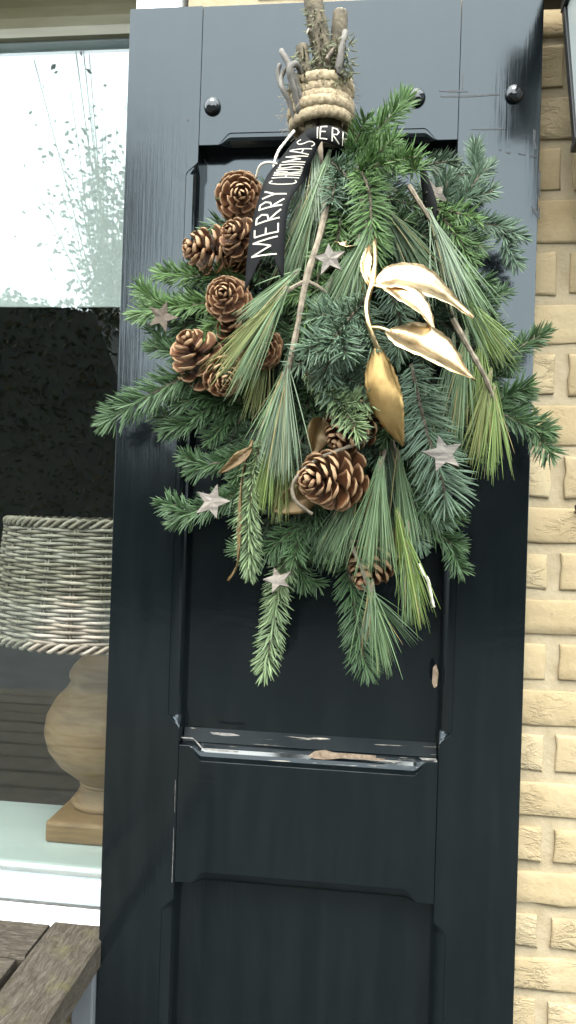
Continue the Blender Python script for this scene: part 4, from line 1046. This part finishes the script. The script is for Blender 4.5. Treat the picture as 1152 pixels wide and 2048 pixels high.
star(424, 1004, -.125, 42, -14, (-.1, -1, .2), M['birch'], 'pale birch bark star on the lowest side fir branch over the left moulding')
star(886, 908, -.185, 46, 14, (.1, -1, .25), M['birch'], 'pale birch bark star on the broad comb-like fir branch')
star(556, 1160, -.125, 34, 20, (0, -1, .75), M['birch'], 'tilted birch bark star above the pale-tipped lower fir branch')
star(872, 388, -.10, 34, 30, (.75, -1, .3), M['birch'], 'birch bark star half turned away beside the narrow black ribbon tail')

# ---- black ribbon with cream lettering
GL = {'M': [[(0,0),(.08,1),(.5,.25),(.92,1),(1,0)]], 'E': [[(.9,1),(.1,.96),(.06,.0),(.95,.03)], [(.07,.5),(.75,.52)]],
      'R': [[(.1,0),(.08,1)], [(.0,.98),(.6,1.0),(.85,.8),(.65,.55),(.1,.45),(.95,0)]], 'Y': [[(.05,1),(.45,.5)], [(.95,1),(.45,.5),(.35,0)]],
      'C': [[(.9,.92),(.5,1),(.1,.6),(.15,.15),(.55,0),(.95,.1)]], 'H': [[(.1,0),(.1,1)], [(.9,0),(.9,1)], [(.1,.5),(.9,.5)]], 'I': [[(.5,0),(.5,1)]],
      'S': [[(.9,.9),(.5,1),(.15,.8),(.3,.58),(.75,.4),(.85,.15),(.5,0),(.1,.1)]], 'T': [[(.5,0),(.5,1)], [(0,.98),(1,1)]],
      'A': [[(0,0),(.45,1),(.55,1),(1,0)], [(.2,.38),(.82,.38)]]}
def ribbon(name, left, right, notch, parent, n=44, nv=7):
    """left/right edges as pixel points with depth; returns surface function and object"""
    A = ppath(left, n); B = ppath(right, n); m = MB(); vs = []
    def surf(u, v):
        i = min(n-2, max(0, int(u*(n-1)))); t = u*(n-1)-i
        a = A[i]*(1-t)+A[i+1]*t; b = B[i]*(1-t)+B[i+1]*t
        p = a*(1-v)+b*v; p = p+np.array([0, .004*(math.cos((v-.5)*math.pi*.9)-1)*-1-.004, 0]); return p
    for i in range(n):
        for j in range(nv):
            v = j/(nv-1); u = i/(n-1)
            if notch: u = u*(1-notch*(1-abs(v-.55)*2*.95)*max(0, (u-.8)/.2))
            vs.append(surf(min(1, u), v))
    fs = [(i*nv+j, i*nv+j+1, (i+1)*nv+j+1, (i+1)*nv+j) for i in range(n-1) for j in range(nv-1)]
    m.add(vs, fs); o = m.build(name, M['ribbon'], parent, smooth=True); sm = o.modifiers.new('thick', 'SOLIDIFY'); sm.thickness = .0005; sm.offset = 0
    return surf, o
def letters(surf, items, par, wpx=4.2, up=True):
    m = MB()
    for ch, ua, ub, va, vb in items:         # ua: start of the glyph along the ribbon, ub its end; va foot, vb head across
        for stv in GL[ch]:
            sp_ = spline([(x, y, 0) for x, y in stv], 14) if ch in 'CS' else np.array([[a[0]+(b[0]-a[0])*t, a[1]+(b[1]-a[1])*t] for a, b in zip(stv[:-1], stv[1:]) for t in np.linspace(0, 1, 6)])
            Q = []
            for q in sp_:
                u, v = ua+(ub-ua)*q[0], va+(vb-va)*q[1]; Q.append(Vector(surf(min(1, max(0, u)), min(1, max(0, v)))))
            r = wpx/1450/2; vs = []; fs = []
            for i, p in enumerate(Q):
                T = (Q[min(i+1, len(Q)-1)]-Q[max(i-1, 0)]); T = T.normalized() if T.length > 1e-7 else Vector((1, 0, 0))
                s_ = T.cross(Vector((0, -1, 0))).normalized(); p = p+Vector((0, -.0008, 0)); vs += [p-s_*r, p+s_*r]
            fs = [(2*i, 2*i+1, 2*i+3, 2*i+2) for i in range(len(Q)-1)]
            m.add(vs, fs)
    return place(link('lettering', m.mesh('lettering', M['letter'])), par)
rb = empty('ribbon', at(640, 275, -.115)); tag(rb, 'matt black ribbon lettered MERRY CHRISTMAS in cream, tied below the rope', 'ribbon')
Lf = [(618,256,-.112),(588,284,-.118),(556,324,-.128),(532,356,-.138),(516,401,-.150),(504,448,-.160),(495,507,-.165),(489,585,-.168)]
Rt_ = [(650,272,-.112),(638,292,-.120),(624,322,-.122),(613,356,-.120),(586,392,-.148),(575,428,-.158),(570,490,-.165),(567,588,-.168)]
sf, ro = ribbon('tail', Lf, Rt_, .16, rb)
it = []
for ch, a, b in (('M', .885, .820), ('E', .803, .755), ('R', .735, .675), ('R', .650, .592), ('Y', .575, .525)): it.append((ch, a, b, .80, .13))
for ch, a, b in (('C', .490, .455), ('H', .440, .415), ('R', .405, .385), ('I', .378, .366), ('S', .36, .342), ('T', .335, .315), ('M', .305, .255), ('A', .24, .19), ('S', .175, .12)): it.append((ch, a, b, .84, .16))
letters(sf, it[:5], rb, 2.5); letters(sf, it[5:], rb, 1.7)
Bt = [(604,276,-.110),(622,258,-.118),(650,251,-.124),(680,258,-.120),(706,274,-.100)]
Bb = [(600,296,-.110),(622,284,-.120),(648,284,-.128),(678,295,-.124),(702,306,-.102)]
sf2, ro2 = ribbon('band', Bt, Bb, 0, rb, 24, 5)
letters(sf2, [('I', .34, .42, .88, .12), ('E', .42, .56, .88, .12), ('R', .62, .76, .88, .12), ('R', .80, .94, .88, .12)], rb, 2.0)
ribbon('tail', [(838,330,-.10),(846,400,-.105),(852,470,-.105),(846,530,-.10)], [(846,330,-.108),(872,400,-.115),(880,470,-.115),(878,545,-.11)], .1, rb, 24, 5)

# ---- strings
def cord(path, w, material, label, name='string', n=24):
    m = MB(); P = ppath(path, n); rg = random.Random(n)
    m.tube(P, [w/1450/2*rg.uniform(.8, 1.15) for _ in range(n)], 6); o = m.build(name, material, smooth=True); tag(o, label, 'string'); return o
cord([(588,262,-.10),(572,282,-.11),(556,304,-.115),(548,330,-.12),(552,345,-.125)], 5, M['string'], 'frayed jute string hanging from the rope beside the ribbon')
cord([(512,356,-.12),(520,332,-.13),(536,325,-.132),(552,328,-.13),(562,334,-.12)], 4.5, M['string'], 'short string loop arching over the topmost cone')
cord([(838,1128,-.115),(846,1146,-.12),(856,1162,-.12),(861,1188,-.118),(867,1214,-.115)], 6, M['string'], 'loose white string end dangling right of the long pine branch')
cord([(735,880,-.15),(690,896,-.165),(640,916,-.175),(603,944,-.18),(585,972,-.18),(592,1003,-.178),(624,1028,-.17)], 6, M['pale_bark'], 'thin brown cord looping around the large cone', 'cord')
